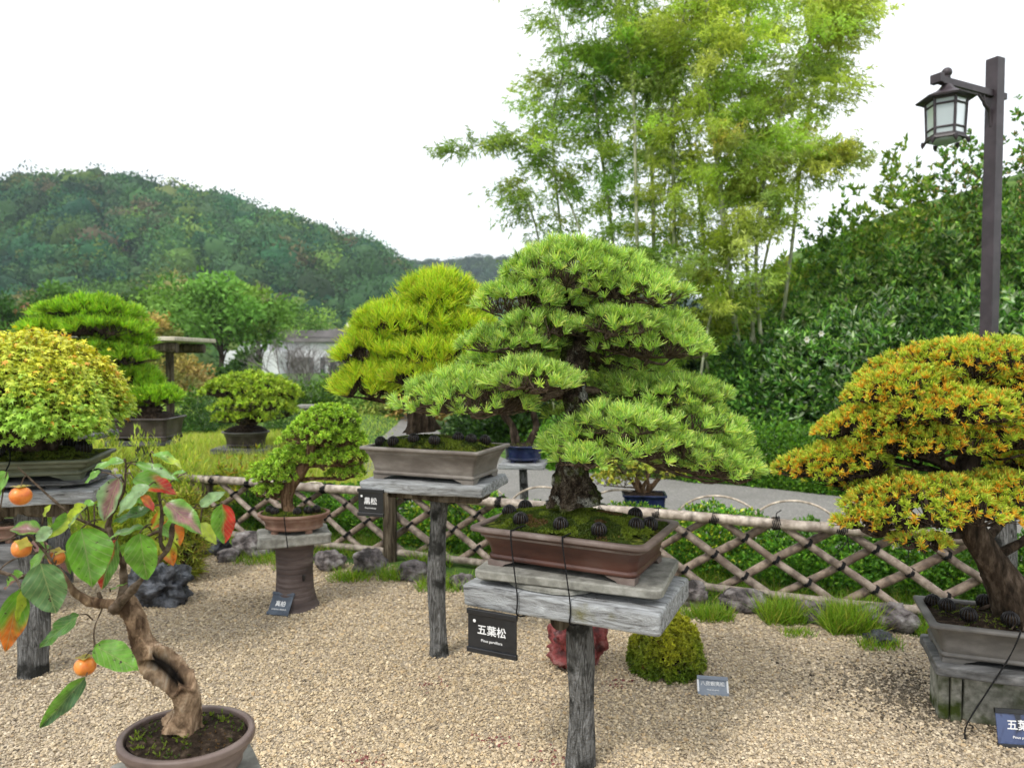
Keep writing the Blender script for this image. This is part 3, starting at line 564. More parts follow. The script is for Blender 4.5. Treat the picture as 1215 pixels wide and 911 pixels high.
def st_yel(B, p, a):
    n = len(p); tc = vary((.62, .50, .10), n, .15, .05)
    g = RNG.random(n) < .60
    c1 = np.where(g[:, None], np.array([.46, .60, .05]), np.array([.93, .50, .04]))
    tufts(B, p, a, 20, .021, .0028, (1, 1, 1), 1.25, .2, None, 0, .12, tc=c1)
    tufts(B, p + nrm(a) * .008, a, 10, .018, .0026, (.52, .68, .07), .7, .2, ((.85, .70, .10),), .3, .15)
yp = [PD(1150, 452, 112, 44, 620, d0=2.91), PD(1080, 478, 78, 38, 380, d0=2.81), PD(1210, 478, 80, 40, 300, d0=2.81), PD(1130, 500, 85, 34, 330, d0=2.69), PD(1035, 520, 62, 36, 300, d0=2.83), PD(1175, 532, 72, 28, 240, d0=2.71), PD(1095, 536, 66, 28, 250, d0=2.73),
      PD(995, 560, 62, 34, 330, d0=2.86, tilt=.12), PD(1030, 578, 60, 22, 150, d0=2.96), PD(1100, 612, 96, 40, 520, d0=2.67, tilt=0), PD(1180, 596, 70, 30, 250, d0=2.69), PD(1030, 626, 34, 20, 90, d0=2.67), PD(1092, 648, 34, 12, 46, d0=2.61), PD(1215, 560, 70, 34, 200, d0=3.06), PD(1290, 560, 90, 50, 400, d0=2.91), PD(1300, 500, 70, 50, 250, d0=2.96), PD(1240, 430, 60, 25, 120, d0=3.11)]
yp = [(a[0], (a[1][0], a[1][1], a[1][2] * 1.15), int(a[2] * 1.6), a[3]) for a in yp] + [PD(1090, 505, 60, 34, 300, d0=2.85), PD(1050, 540, 50, 30, 240, d0=2.86), PD(1165, 515, 60, 30, 240, d0=2.8)]
crown(yt, trk, None, yp, st_yel, 'barkdark', .016, 9, tw=.002)
B = MB(); w3 = lambda u, v, z: np.array([Cy[0], Cy[1], 0]) + np.array([u, v, 0]) @ rz(RY) + np.array([0, 0, z])
cord(B, [w3(-.10, -.16, ZY + .172), w3(-.10, -.2, ZY + .172), w3(-.14, -.19, ZY + .05), w3(-.26, -.19, ZY - .2), w3(-.27, -.19, 0)]); B.obj('tie_cord', M['rope'], yt)
B = MB()
for k in range(9):
    a = RNG.uniform(2.2, 5.6); b0 = ty[0] + np.array([0, 0, 0]); e = b0 + np.array([math.cos(a) * .2, math.sin(a) * .13, .0]); b0 = b0 + np.array([math.cos(a) * .05, math.sin(a) * .05, .01]); e[2] = ZY + .165
    tube(B, spline([b0 + [0, 0, .02], (b0 + e) / 2 + RNG.normal(0, .01, 3) + [0, 0, .006], e], 12), [.012, .008, .003], 7, lump=.2, lf=60)
B.obj('surface_roots', M['barkdark'], yt)
for u, v, w in ((-.93, .55, 'at the left back corner'), (-.84, -.05, 'by the left rim'), (-.68, -.62, 'at the front left'), (-.42, .45, 'behind, left of the trunk'), (-.30, -.72, 'in front of the trunk')):
    basket(at(u, v), .03, 'dark fertiliser ball in the pot of the yellow-orange tree, ' + w, 'fertiliser balls in the dark grey pot')
sign(G(1208, 877) + np.array([-.02, -.055, .07]), .19, .135, math.radians(-8), math.radians(14), [('五葉松', .04, .012, .0015, 0), ('Pinus parviflora', .0135, -.030, .0003, 0)], 'signnavy', 'dark blue sign reading 五葉松 standing on the gravel at the right edge', side=False, stake=0)
# ================================================================= MAPLE at left
D4 = 3.35
RM = math.radians(14); Cm = np.array([P(10, 580, D4)[0], D4 + .02]); ZM = .90
mt = thing('display_table', (Cm[0], Cm[1], 0), 'dark weathered plank table under the maple at the left edge', 'display table', 'plank display tables')
plank(mt, Cm, RM, .42, .24, ZM - .06, ZM, wob=.006)
B = MB(); slab(B, (Cm[0] + .1, Cm[1], 0), .2, .09, ZM - .14, ZM - .064, RM, .02, .008, wob=.01); B.obj('cross_block', M['brownwood'], mt, rot=RM)
lp_ = G(41, 800); log_post(mt, lp_[0], lp_[1], -.04, ZM - .10, .062, flare=1.15, seed=4)
ml = thing('wooden_plate', (Cm[0], Cm[1], ZM), 'curved dark grey board under the green-grey maple pot', 'wooden plate')
B = MB(); slab(B, (Cm[0] - .0, Cm[1], 0), .40, .21, ZM + .02, ZM + .038, RM, .1, .006, wob=.003)
for s_ in (-.2, .2): slab(B, (Cm[0] + s_ * 1.1, Cm[1] + s_ * .3, 0), .03, .17, ZM + .002, ZM + .0195, RM, .005, .003)
B.obj('plate', M['darkplate'], ml)
mp = thing('maple_bonsai', (Cm[0], Cm[1], ZM + .038), 'domed yellow-green maple bonsai in a shallow green-grey tray at the left edge', 'bonsai tree')
at = pot(mp, (Cm[0], Cm[1], ZM + .038), RM, .80, .44, .10, 'pot_green', 'pot_green', flare=.86, r=.02, lip=.018, dome=.05, soilmat='moss', mossn=3500)
B = MB()
def rockmesh(B, c, R, seed=0, sub=4, amp=.25, flat=.0, rot=0, col=None, mi=0, freq=1.6):
    import bmesh
    bm = bmesh.new(); bmesh.ops.create_icosphere(bm, subdivisions=sub, radius=1); V = np.array([v.co[:] for v in bm.verts]); Fc = [[v.index for v in f.verts] for f in bm.faces]; bm.free()
    out = []
    for v in V:
        q = Vector(v * freq) + Vector((seed * 3.1, seed * 1.7, seed * .9))
        d = 1 + amp * (mn.noise(q) * 1.1 + .55 * mn.noise(q * 2.3) + .3 * mn.noise(q * 5.1) + .18 * mn.noise(q * 11))
        cr = mn.cell(q * 1.3); d += amp * .22 * cr
        out.append(v * d)
    V = np.array(out) * np.asarray(R); V = V @ rz(rot) + np.asarray(c, float); B.add(V, Fc, col, mi, True)
mc = at(.02, .0); rockmesh(B, mc + np.array([.06, 0, .03]), (.15, .10, .11), 5, 4, .3); B.obj('root_rock', M['barkdark'], mp)
B = MB(); cord(B, [P(8, 520, D4 - .1), P(12, 545, D4 - .2), P(2, 568, D4 - .26)], .003); B.obj('tie_cord', M['rope'], mp)
tm = [P(30, 535, D4), P(20, 510, D4), P(25, 490, D4), P(38, 460, D4), P(40, 430, D4)]
trk = trunk_mesh(mp, tm, [.06, .045, .035, .025, .015], 30, 20, 'barkdark', .2, 30, root=.3)
def st_map(B, p, a):
    n = len(p); k = 8; pp = np.repeat(p, k, 0) + RNG.normal(0, .013, (n * k, 3)); A = np.repeat(a, k, 0)
    out = nrm(pp - (Pm + np.array([0, 0, -.15]))); d = nrm(out + np.array([0, 0, -1.1]) + RNG.normal(0, .4, pp.shape))
    h = sst(-.1, .38, pp[:, 2] - Pm[2] + .25 * (wav(pp, 7)) * .3 - (pp[:, 0] - Pm[0]) * .2)
    g = np.array([.32, .55, .06]); yv = np.array([.72, .66, .05]); orr = np.array([.80, .42, .06])
    e = np.clip(h * .85 + .12 * wav(pp, 9, 3) + sst(.36, .5, np.abs(pp[:, 0] - Pm[0])) * .8 + RNG.normal(0, .16, len(pp)), 0, 1)[:, None]
    c = g * (1 - e) + yv * e; c = np.where((RNG.random(len(pp)) < .01 + .06 * e[:, 0])[:, None], orr, c) * (1 + RNG.normal(0, .16, (len(pp), 1))).clip(.5, 1.5)
    scatter(B, MAPLE, pp, d, nrm(out + RNG.normal(0, .35, pp.shape)), .027 * RNG.uniform(.65, 1.3, len(pp)), c)
Pm = P(38, 500, D4)
crown(mp, trk, None, [(Pm + np.array([0, 0, .02]), (.405, .39, .43), 1700, (0, 0)), (Pm + np.array([.0, -.02, -.0]), (.40, .38, .18), 800, (0, 0)), (Pm + np.array([-.05, .0, -.07]), (.37, .35, .2), 400, (0, 0))], st_map, 'twig', .014, 14, thick=.35)
for u, v, w in ((.62, .35, 'behind, on the moss'), (.86, -.2, 'at the right end of the tray'), (.0, -.8, 'at the front of the tray')):
    basket(at(u, v), .034, 'black fertiliser ball in the green-grey maple tray, ' + w, 'fertiliser balls in the maple tray')
# ================================================================= PERSIMMON (front left)
D5 = 1.45
Ck = P(222, 868, D5); ZK = Ck[2] - .088
ps = thing('display_table', (Ck[0], Ck[1], 0), 'log stand with a grey stone top under the persimmon at the lower left', 'display table')
B = MB(); slab(B, (Ck[0] + .0, Ck[1], 0), .135, .125, ZK - .04, ZK, math.radians(32), .012, .004, wob=.002); B.obj('stone_top', M['stone'], ps)
log_post(ps, Ck[0], Ck[1], -.05, ZK - .042, .06, flare=1.2, seed=6)
pk = thing('persimmon_bonsai', (Ck[0], Ck[1], ZK), 'persimmon bonsai with hollow tan trunk, big leaves and orange fruit in an oval pot', 'bonsai tree')
at = pot(pk, (Ck[0], Ck[1], ZK), -.12, .272, .232, .088, 'pot_taupe', 'pot_taupe', kind='oval', flare=.80, lip=.013, dome=.012, soilmat='soil', mossn=260, feet=True)
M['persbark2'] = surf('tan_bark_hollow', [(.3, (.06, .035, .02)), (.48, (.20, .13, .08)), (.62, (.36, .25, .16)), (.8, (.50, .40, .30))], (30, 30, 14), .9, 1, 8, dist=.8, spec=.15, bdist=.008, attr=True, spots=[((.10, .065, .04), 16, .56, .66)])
tk = [P(216, 862, D5), P(222, 840, D5), P(219, 818, D5), P(200, 795, D5 - .004), P(180, 778, D5 - .005), P(167, 758, D5), P(160, 735, D5), P(148, 716, D5), P(142, 712, D5)]
HA, HT = None, .50
def hollow(a, q):   # deep open rot hole facing the camera on the bend
    da = np.angle(np.exp(1j * (a - HOLE[0]))); w_ = 1 + .15 * np.sin(5 * np.arctan2(da, (q - HOLE[1]) * 8)); rr = ((np.abs(da / 1.3) / w_) ** 3 + (np.abs((q - HOLE[1]) / .105) / w_) ** 3) ** (1 / 3.); m = 1 / (1 + np.exp((rr - 1) * 22)); r = np.exp(-((rr - 1.18) / .14) ** 2)
    return 1 - .80 * m + .16 * r
def hole_shade_col(a, t):  # shade inside the cavity, painted near-black into the trunk colour
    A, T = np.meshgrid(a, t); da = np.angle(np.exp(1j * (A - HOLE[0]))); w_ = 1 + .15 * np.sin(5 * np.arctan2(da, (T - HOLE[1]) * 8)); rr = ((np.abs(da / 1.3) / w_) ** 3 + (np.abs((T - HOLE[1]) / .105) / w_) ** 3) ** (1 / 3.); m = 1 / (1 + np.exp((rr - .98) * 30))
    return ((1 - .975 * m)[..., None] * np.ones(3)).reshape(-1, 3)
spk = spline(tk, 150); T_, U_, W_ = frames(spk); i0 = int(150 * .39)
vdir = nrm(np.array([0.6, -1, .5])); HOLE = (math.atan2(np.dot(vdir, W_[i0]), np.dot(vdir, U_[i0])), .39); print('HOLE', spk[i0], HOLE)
trunk_mesh(pk, tk, [.033, .023, .025, .031, .027, .020, .019, .020, .014], 150, 96, 'persbark2', .10, 70, rough=.10, root=.35, fl=hollow, col=hole_shade_col)
def limb(pts, r, name='branch', mat='twig', seg=9): B = MB(); tube(B, spline([P(*p) for p in pts], 22), r, seg, lump=.22, lf=150); B.obj(name, M[mat], pk)
limb([(146, 722, 1.45), (128, 716, 1.44), (108, 714, 1.43), (92, 705, 1.42), (80, 690, 1.41), (66, 672, 1.40)], [.013, .011, .010, .008, .006, .004], mat='persbark2')
limb([(146, 718, 1.45), (136, 722, 1.43), (150, 708, 1.42), (160, 696, 1.41), (168, 686, 1.41)], [.012, .011, .009, .006])
limb([(143, 716, 1.45), (146, 695, 1.46), (146, 672, 1.46), (152, 655, 1.46), (168, 640, 1.47), (192, 628, 1.48)], [.010, .008, .006, .004, .003])
limb([(122, 720, 1.44), (119, 708, 1.44), (117, 702, 1.44)], [.006, .005, .004])
limb([(146, 672, 1.46), (138, 650, 1.46), (130, 630, 1.46), (128, 622, 1.46), (135, 605, 1.45), (146, 585, 1.45), (149, 560, 1.45), (149, 546, 1.45)], [.006, .0055, .005, .004, .0025, .0015])
limb([(130, 632, 1.46), (108, 622, 1.44), (86, 612, 1.42), (60, 590, 1.41), (38, 570, 1.40), (21, 554, 1.40)], [.0035, .003, .0025, .002, .0012])
limb([(168, 686, 1.41), (185, 668, 1.42), (196, 655, 1.43), (203, 640, 1.43), (205, 622, 1.43), (216, 619, 1.43)], [.006, .005, .005, .0045, .003])
limb([(196, 655, 1.43), (190, 640, 1.44), (192, 610, 1.45), (189, 590, 1.45), (186, 565, 1.46), (180, 545, 1.47), (178, 538, 1.47)], [.004, .0035, .003, .002, .001])
limb([(66, 672, 1.40), (50, 650, 1.40), (30, 632, 1.40), (8, 640, 1.40), (-14, 644, 1.4)], [.003, .0025, .002, .0015])
limb([(66, 672, 1.40), (30, 684, 1.38), (5, 680, 1.37), (-14, 672, 1.37)], [.0045, .004, .004])
limb([(45, 655, 1.39), (25, 660, 1.39), (8, 668, 1.39), (0, 676, 1.39)], [.0018, .0014])
limb([(122, 720, 1.44), (112, 745, 1.43), (112, 765, 1.42), (113, 780, 1.41)], [.0016, .0012])
limb([(216, 605, 1.45), (228, 602, 1.45), (240, 603, 1.45), (262, 600, 1.45)], [.0012, .0009]); limb([(192, 612, 1.45), (204, 606, 1.45), (218, 605, 1.45)], [.0018, .0012])
# leaf blades with veins: one mesh per leaf
m_, nt, N, L, bs = newmat('persimmon_leaf')
a = N.new('ShaderNodeAttribute'); a.attribute_name = 'Col'; uvn = N.new('ShaderNodeUVMap'); sp2 = N.new('ShaderNodeSeparateXYZ'); L.new(uvn.outputs[0], sp2.inputs[0])
def mth(op, x, y=None, z=None):
    n = N.new('ShaderNodeMath'); n.operation = op
    for i, s in enumerate((x, y, z)):
        if s is None: continue
        if isinstance(s, (int, float)): n.inputs[i].default_value = s
        else: L.new(s, n.inputs[i])
    return n.outputs[0]
ua = mth('ABSOLUTE', mth('SUBTRACT', sp2.outputs[0], .5)); sw = mth('MULTIPLY_ADD', mth('POWER', ua, .8), -.75, sp2.outputs[1])
vn = mth('POWER', mth('ABSOLUTE', mth('SINE', mth('MULTIPLY', sw, 22))), 14.0); vn = mth('SUBTRACT', mth('ABSOLUTE', mth('SINE', mth('MULTIPLY', sw, 22))), .965); vn = mth('MULTIPLY', vn, 28); vn = mth('MAXIMUM', vn, 0)
mid = mth('MAXIMUM', mth('SUBTRACT', 1, mth('MULTIPLY', ua, 55)), 0); ve = mth('MINIMUM', mth('ADD', mth('MULTIPLY', vn, .55), mid), 1)
tc = N.new('ShaderNodeTexCoord'); no = N.new('ShaderNodeTexNoise'); no.inputs['Scale'].default_value = 60; no.inputs['Detail'].default_value = 6; L.new(tc.outputs['Object'], no.inputs[0])
mr = N.new('ShaderNodeMapRange'); mr.inputs[1].default_value = .3; mr.inputs[2].default_value = .7; mr.inputs[3].default_value = .65; mr.inputs[4].default_value = 1.3; L.new(no.outputs['Fac'], mr.inputs[0])
sc1 = N.new('ShaderNodeVectorMath'); sc1.operation = 'SCALE'; L.new(a.outputs['Color'], sc1.inputs[0]); L.new(mr.outputs[0], sc1.inputs['Scale'])
ns = N.new('ShaderNodeTexNoise'); ns.inputs['Scale'].default_value = 130; L.new(tc.outputs['Object'], ns.inputs[0]); sm_ = N.new('ShaderNodeMapRange'); sm_.inputs[1].default_value = .68; sm_.inputs[2].default_value = .71; L.new(ns.outputs['Fac'], sm_.inputs[0])
mx0 = N.new('ShaderNodeMix'); mx0.data_type = 'RGBA'; L.new(sm_.outputs[0], mx0.inputs[0]); L.new(sc1.outputs[0], mx0.inputs[6]); mx0.inputs[7].default_value = (.03, .018, .008, 1)
mx = N.new('ShaderNodeMix'); mx.data_type = 'RGBA'; L.new(mth('MULTIPLY', ve, .75), mx.inputs[0]); L.new(mx0.outputs[2], mx.inputs[6]); mx.inputs[7].default_value = (.34, .38, .15, 1)
L.new(mx.outputs[2], bs.inputs['Base Color']); bs.inputs['Roughness'].default_value = .36; bs.inputs['Specular IOR Level'].default_value = .55
bp_ = N.new('ShaderNodeBump'); bp_.inputs['Strength'].default_value = .55; bp_.inputs['Distance'].default_value = .0015; L.new(mth('SUBTRACT', mth('MULTIPLY', no.outputs['Fac'], .3), ve), bp_.inputs['Height']); L.new(bp_.outputs[0], bs.inputs['Normal'])
tr_ = N.new('ShaderNodeBsdfTranslucent'); L.new(mx.outputs[2], tr_.inputs[0]); ms = N.new('ShaderNodeMixShader'); ms.inputs[0].default_value = .3; L.new(bs.outputs[0], ms.inputs[1]); L.new(tr_.outputs[0], ms.inputs[2]); L.new(ms.outputs[0], N['Material Output'].inputs[0])
M['plf'] = m_
gG, gD, gP, gY = (.14, .33, .03), (.07, .19, .028), (.24, .38, .17), (.42, .53, .04)
rR, rO, rP = (.52, .04, .025), (.62, .17, .02), (.27, .13, .13)
def bigleaf(b, t, w, d, c1, c2=None, mode=None, face=.5, dt=0, cup=.18, bend=.12, roll=0):
    """base pixel, tip pixel, width in px; blade as a curved grid with its own colours"""
    A = P(b[0], b[1], d); T = P(t[0], t[1], d + dt); W = w * .80 * d / F_PX; Lg = np.linalg.norm(T - A); Y = (T - A) / Lg
    vw = nrm(np.array([0, 0, CAMH]) - A); nn = vw * face + np.array([0, 0, 1.]) * (1 - face) + np.array([roll, 0, 0]); nn = nrm(nn - Y * np.dot(nn, Y)); X = np.cross(Y, nn)
    nu, nv = 13, 19; V, UV, Cc = [], [], []
    ph = RNG.random() * 6
    for j in range(nv):
        v = j / (nv - 1); hw = (math.sin(PI * min(v, 1) ** .78) ** .72) * (1 - .12 * v) * .5 * (1 - .5 * max(0, v - .82) / .18 * .6) if 0 < v < 1 else .004
        for i in range(nu):
            u = i / (nu - 1) * 2 - 1; rip = .036 * math.sin(v * 13 + ph) * abs(u) + .012 * math.sin(v * 31 + ph * 2) * u
            V.append(A + X * u * hw * W + Y * v * Lg * (1 - .02 * abs(u)) + nn * (abs(u) ** 1.4 * hw * W * cup * 2 - bend * Lg * (v ** 2) * 1.0 + rip * Lg))
            UV.append((u * .5 * hw * 2 + .5, v))
            if mode == 'half': m = sst(-.15, .25, u * (1 if c2 is not None else 1) + .2 * math.sin(v * 9 + ph))
            elif mode == 'half-': m = sst(-.15, .25, -u + .2 * math.sin(v * 9 + ph))
            elif mode == 'tip': m = sst(.35, .7, v + .12 * math.sin(u * 5 + ph))
            elif mode == 'mid': m = sst(.9, .3, abs(u) + .25 * abs(v - .5) + .15 * math.sin(v * 12 + ph))
            elif mode == 'patch': m = sst(-.1, .5, math.sin(u * 3 + ph) + math.sin(v * 7 + ph * 2) * .8)
            else: m = 0
            cc = np.array(c1) * (1 - m) + np.array(c2 if c2 is not None else c1) * m; cc = cc * (1 + .12 * math.sin(u * 4 + v * 3 + ph)); Cc.append(cc)
    Fq = [[j * nu + i, j * nu + i + 1, (j + 1) * nu + i + 1, (j + 1) * nu + i] for j in range(nv - 1) for i in range(nu - 1)]
    B = MB(); B.add(V, Fq, np.array(Cc)); B.obj('leaf', M['plf'], pk, uv=np.array(UV)); return A
def petiole(p0, p1):
    p0, p1 = np.asarray(p0), np.asarray(p1); B = MB(); tube(B, spline([p0, (p0 + p1) / 2 + np.array([0, 0, .006]), p1], 8), [.0016, .0012], 6, col=(1, 1, 1)); B.obj('petiole', M['twig'], pk)
LV = [((96, 627), (112, 697), 66, 1.34, gG, None, None, .75, (122, 616, 1.44)), ((48, 668), (66, 730), 62, 1.33, (.12, .235, .08), None, None, .7, (60, 650, 1.40)),
      ((166, 632), (173, 692), 48, 1.38, gG, None, None, .8, (180, 622, 1.45)), ((138, 640), (118, 702), 36, 1.42, gD, rR, 'half', .8, (146, 632, 1.46)),
      ((141, 567), (122, 620), 36, 1.40, gP, rP, 'mid', .8, (147, 572, 1.45)), ((158, 567), (210, 584), 34, 1.42, gG, rR, 'tip', .55, (150, 562, 1.45)),
      ((177, 576), (134, 610), 32, 1.38, gP, None, None, .5, (188, 575, 1.45)), ((180, 605), (130, 617), 25, 1.40, gD, None, None, .5, (191, 600, 1.45)),
      ((168, 587), (184, 606), 15, 1.37, rO, rR, 'tip', .6, (160, 582, 1.45)), ((197, 596), (240, 630), 38, 1.39, gG, rP, 'mid', .6, (190, 595, 1.45)),
      ((264, 597), (266, 649), 36, 1.37, gG, rR, 'half-', .9, (262, 600, 1.45)), ((147, 547), (108, 556), 20, 1.40, gG, gP, 'patch', .4, (149, 548, 1.45)),
      ((161, 551), (214, 566), 20, 1.39, gG, gP, 'patch', .4, (150, 556, 1.45)), ((182, 538), (217, 554), 20, 1.44, gG, gY, 'tip', .45, (178, 540, 1.47)),
      ((95, 729), (38, 768), 30, 1.35, gD, None, None, .6, (110, 735, 1.43)), ((113, 766), (165, 794), 44, 1.36, gG, None, None, .75, (112, 760, 1.42)),
      ((102, 802), (41, 872), 30, 1.36, (.06, .14, .05), gG, 'half', .8, (113, 782, 1.41)), ((24, 697), (6, 776), 40, 1.33, gG, rO, 'tip', .8, (10, 681, 1.37)),
      ((27, 697), (20, 740), 14, 1.32, gY, None, None, .4, (12, 681, 1.37)), ((48, 630), (10, 626), 28, 1.40, gG, rP, 'mid', .55, (55, 652, 1.40)),
      ((62, 627), (40, 642), 22, 1.36, gP, None, None, .6, (55, 640, 1.40)), ((92, 607), (52, 640), 24, 1.43, gY, gG, 'half', .5, (98, 618, 1.43)),
      ((103, 600), (73, 626), 26, 1.38, gP, gY, 'half', .55, (106, 620, 1.44)), ((112, 598), (80, 606), 20, 1.45, gG, None, None, .4, (112, 622, 1.44)),
      ((60, 648), (26, 678), 26, 1.41, gG, None, None, .6, (58, 660, 1.40)), ((28, 682), (2, 698), 26, 1.36, rP, gG, 'half', .5, (20, 684, 1.38)),
      ((128, 618), (98, 640), 22, 1.48, gY, None, None, .6, (130, 628, 1.46)), ((172, 626), (125, 637), 20, 1.41, gG, gP, 'patch', .35, (180, 630, 1.46)),
      ((238, 600), (266, 582), 20, 1.45, gP, None, None, .6, (230, 603, 1.45)), ((238, 620), (257, 646), 20, 1.45, gY, None, None, .7, (240, 604, 1.45)),
      ((205, 604), (176, 628), 24, 1.49, gY, rO, 'patch', .7, (196, 610, 1.45)), ((212, 606), (236, 622), 26, 1.5, gG, None, None, .6, (216, 606, 1.45)),
      ((196, 640), (206, 672), 24, 1.5, gY, rO, 'tip', .8, (196, 640, 1.44)), ((184, 640), (172, 666), 22, 1.5, gY, None, None, .7, (190, 640, 1.44)),
      ((206, 622), (214, 648), 22, 1.47, rO, gY, 'half', .8, (206, 622, 1.43)), ((150, 585), (170, 596), 20, 1.47, gG, None, None, .5, (146, 585, 1.45)),
      ((143, 592), (112, 600), 20, 1.47, gG, None, None, .5, (142, 592, 1.45)), ((160, 640), (142, 668), 26, 1.49, gY, gG, 'half', .8, (165, 640, 1.47)),
      ((40, 640), (62, 664), 20, 1.44, gG, rP, 'patch', .5, (38, 636, 1.4)), ((130, 700), (150, 690), 3, 1.45, gG, None, None, .5, (131, 702, 1.45)),
      ((52, 612), (58, 598), 12, 1.4, gY, None, None, .6, (50, 622, 1.4)), ((222, 560), (170, 572), 14, 1.5, gG, None, None, .3, (190, 585, 1.45)), ((8, 560), (-20, 600), 34, 1.4, gG, None, None, .6, (-5, 640, 1.4)),
      ((186, 618), (212, 640), 26, 1.52, gG, None, None, .6, (192, 620, 1.45)), ((120, 560), (98, 572), 18, 1.5, gG, None, None, .5, (146, 572, 1.45)), ((170, 552), (188, 570), 20, 1.5, gD, None, None, .5, (150, 550, 1.45)), ((70, 655), (84, 680), 18, 1.45, gG, rP, 'half', .6, (66, 668, 1.40))]
for b, t, w, d, c1, c2, mode, face, bp2 in LV:
    A = bigleaf(b, t, w, d, c1, c2, mode, face, dt=RNG.uniform(-.02, .02), cup=RNG.uniform(.08, .34), bend=RNG.uniform(.03, .17), roll=RNG.uniform(-.35, .35))
    petiole(P(*bp2), A)
m_, nt, N, L, bs = newmat('persimmon_skin'); tc = N.new('ShaderNodeTexCoord'); no = N.new('ShaderNodeTexNoise'); no.inputs['Scale'].default_value = 45; no.inputs['Detail'].default_value = 5; L.new(tc.outputs['Object'], no.inputs[0])
cr = N.new('ShaderNodeValToRGB'); L.new(no.outputs['Fac'], cr.inputs[0]); e = cr.color_ramp.elements; e[0].position = .35; e[0].color = (.62, .14, .022, 1); e[1].position = .65; e[1].color = (.80, .28, .05, 1)
n2 = N.new('ShaderNodeTexNoise'); n2.inputs['Scale'].default_value = 420; L.new(tc.outputs['Object'], n2.inputs[0]); mr = N.new('ShaderNodeMapRange'); mr.inputs[1].default_value = .68; mr.inputs[2].default_value = .72; L.new(n2.outputs['Fac'], mr.inputs[0])
mx = N.new('ShaderNodeMix'); mx.data_type = 'RGBA'; L.new(mr.outputs[0], mx.inputs[0]); L.new(cr.outputs[0], mx.inputs[6]); mx.inputs[7].default_value = (.2, .05, .015, 1); L.new(mx.outputs[2], bs.inputs['Base Color']); bs.inputs['Roughness'].default_value = .35; bs.inputs['Subsurface Weight'].default_value = .15; bs.inputs['Subsurface Radius'].default_value = (.01, .004, .002); M['fruit'] = m_
for px, py, rr, d, hang, bp2 in ((24.5, 588, 12.2, 1.38, 0, (32, 564, 1.40)), (25.5, 650.5, 11, 1.36, .9, (42, 650, 1.40)), (67, 661, 9.5, 1.42, .5, (62, 664, 1.40)), (101, 790, 12.2, 1.38, 0, (112, 772, 1.42))):
    c = P(px, py, d); R = rr * d / F_PX; B = MB(); th = np.linspace(0, PI, 18); u = np.linspace(0, 2 * PI, 28, endpoint=False); rg = []
    ax = nrm(np.array([math.sin(hang) * .6, -math.sin(hang) * .5, math.cos(hang)])); s1 = nrm(np.cross(ax, [0, 1, .1])); s2 = np.cross(ax, s1)
    for q in th[::-1]:
        r_ = R * math.sin(q) * (1 + .04 * np.cos(4 * u)); z_ = R * .93 * math.cos(q) - (.16 * R * math.exp(-(q / .35) ** 2)); rg.append(c + np.outer(r_ * np.cos(u), s1) + np.outer(r_ * np.sin(u), s2) + ax * z_)
    loft(B, rg); fr = B.obj('fruit', M['fruit'], pk)
    B = MB()
    for k in range(4):
        a_ = k * PI / 2 + .4; o_ = s1 * math.cos(a_) + s2 * math.sin(a_); scatter(B, BLADE, np.array([c + ax * R * .82]), np.array([o_ + ax * .25]), np.array([ax]), np.array([R * .95]), np.array([(.42, .36, .05)]), width=np.array([R * .9]))
    B.obj('calyx', M['leaf'], fr)
    petiole(P(*bp2), c + ax * R * .8)
# ================================================================= other pots behind
def simple_table(c, rot, hx, hy, zt, label, post=.035, mat='oldwood', pmat='postwood'):
    t = thing('display_table', (c[0], c[1], 0), label, 'display table', 'plank display tables'); plank(t, c, rot, hx, hy, zt - .045, zt, mat=mat, wob=.005)
    log_post(t, c[0], c[1], gz(c[0], c[1]) - .1, zt - .042, post); return t
def gz(x, y):  # ground height
    x, y = np.asarray(x, float), np.asarray(y, float)
    return .36 * sst(6.4, 9.3, y) * sst(-1.7, -2.9, x) + .02 * np.sin(x * 1.3) * np.sin(y * .9) * sst(6.5, 9, y) * sst(-1.7, -2.9, x)
# blue-black round pot with twin trunk
d = 6.3; c = P(621, 548, d); simple_table(c, -.15, .2, .17, c[2] + .005, 'small grey plank table beyond the fence holding a round navy pot', .035)
b1 = thing('potted_tree', (c[0], c[1], c[2] + .005), 'small leafy bonsai with two dark trunks in a round navy pot beyond the fence', 'bonsai tree')
pot(b1, (c[0], c[1], c[2] + .005), 0, .36, .34, .15, 'pot_navy', kind='oval', flare=.86, lip=.016, dome=.02, soilmat='soil', mossn=300)
ta = trunk_mesh(b1, [P(612, 526, d), P(608, 505, d), P(598, 490, d), P(602, 470, d)], [.04, .033, .03, .02], 20, 12, 'barkdark', .2)
tb2 = trunk_mesh(b1, [P(628, 526, d), P(636, 505, d), P(632, 485, d), P(640, 465, d)], [.03, .028, .022, .015], 20, 12, 'barkdark', .2)
def st_leafy(col, alt, L=.05, k=6, w=.03, proto=KITE): return lambda B, p, a: tufts(B, p, a, k, L, w, col, 1.4, .25, alt, .35, .2, proto=proto, stem=.8)
crown(b1, np.vstack([ta, tb2]), None, [PD(615, 478, 40, 26, 160, d0=d), PD(640, 470, 34, 22, 120, d0=d), PD(600, 490, 24, 14, 60, d0=d)], st_leafy((.20, .30, .04), ((.4, .38, .05),)), 'barkdark', .012, 6)
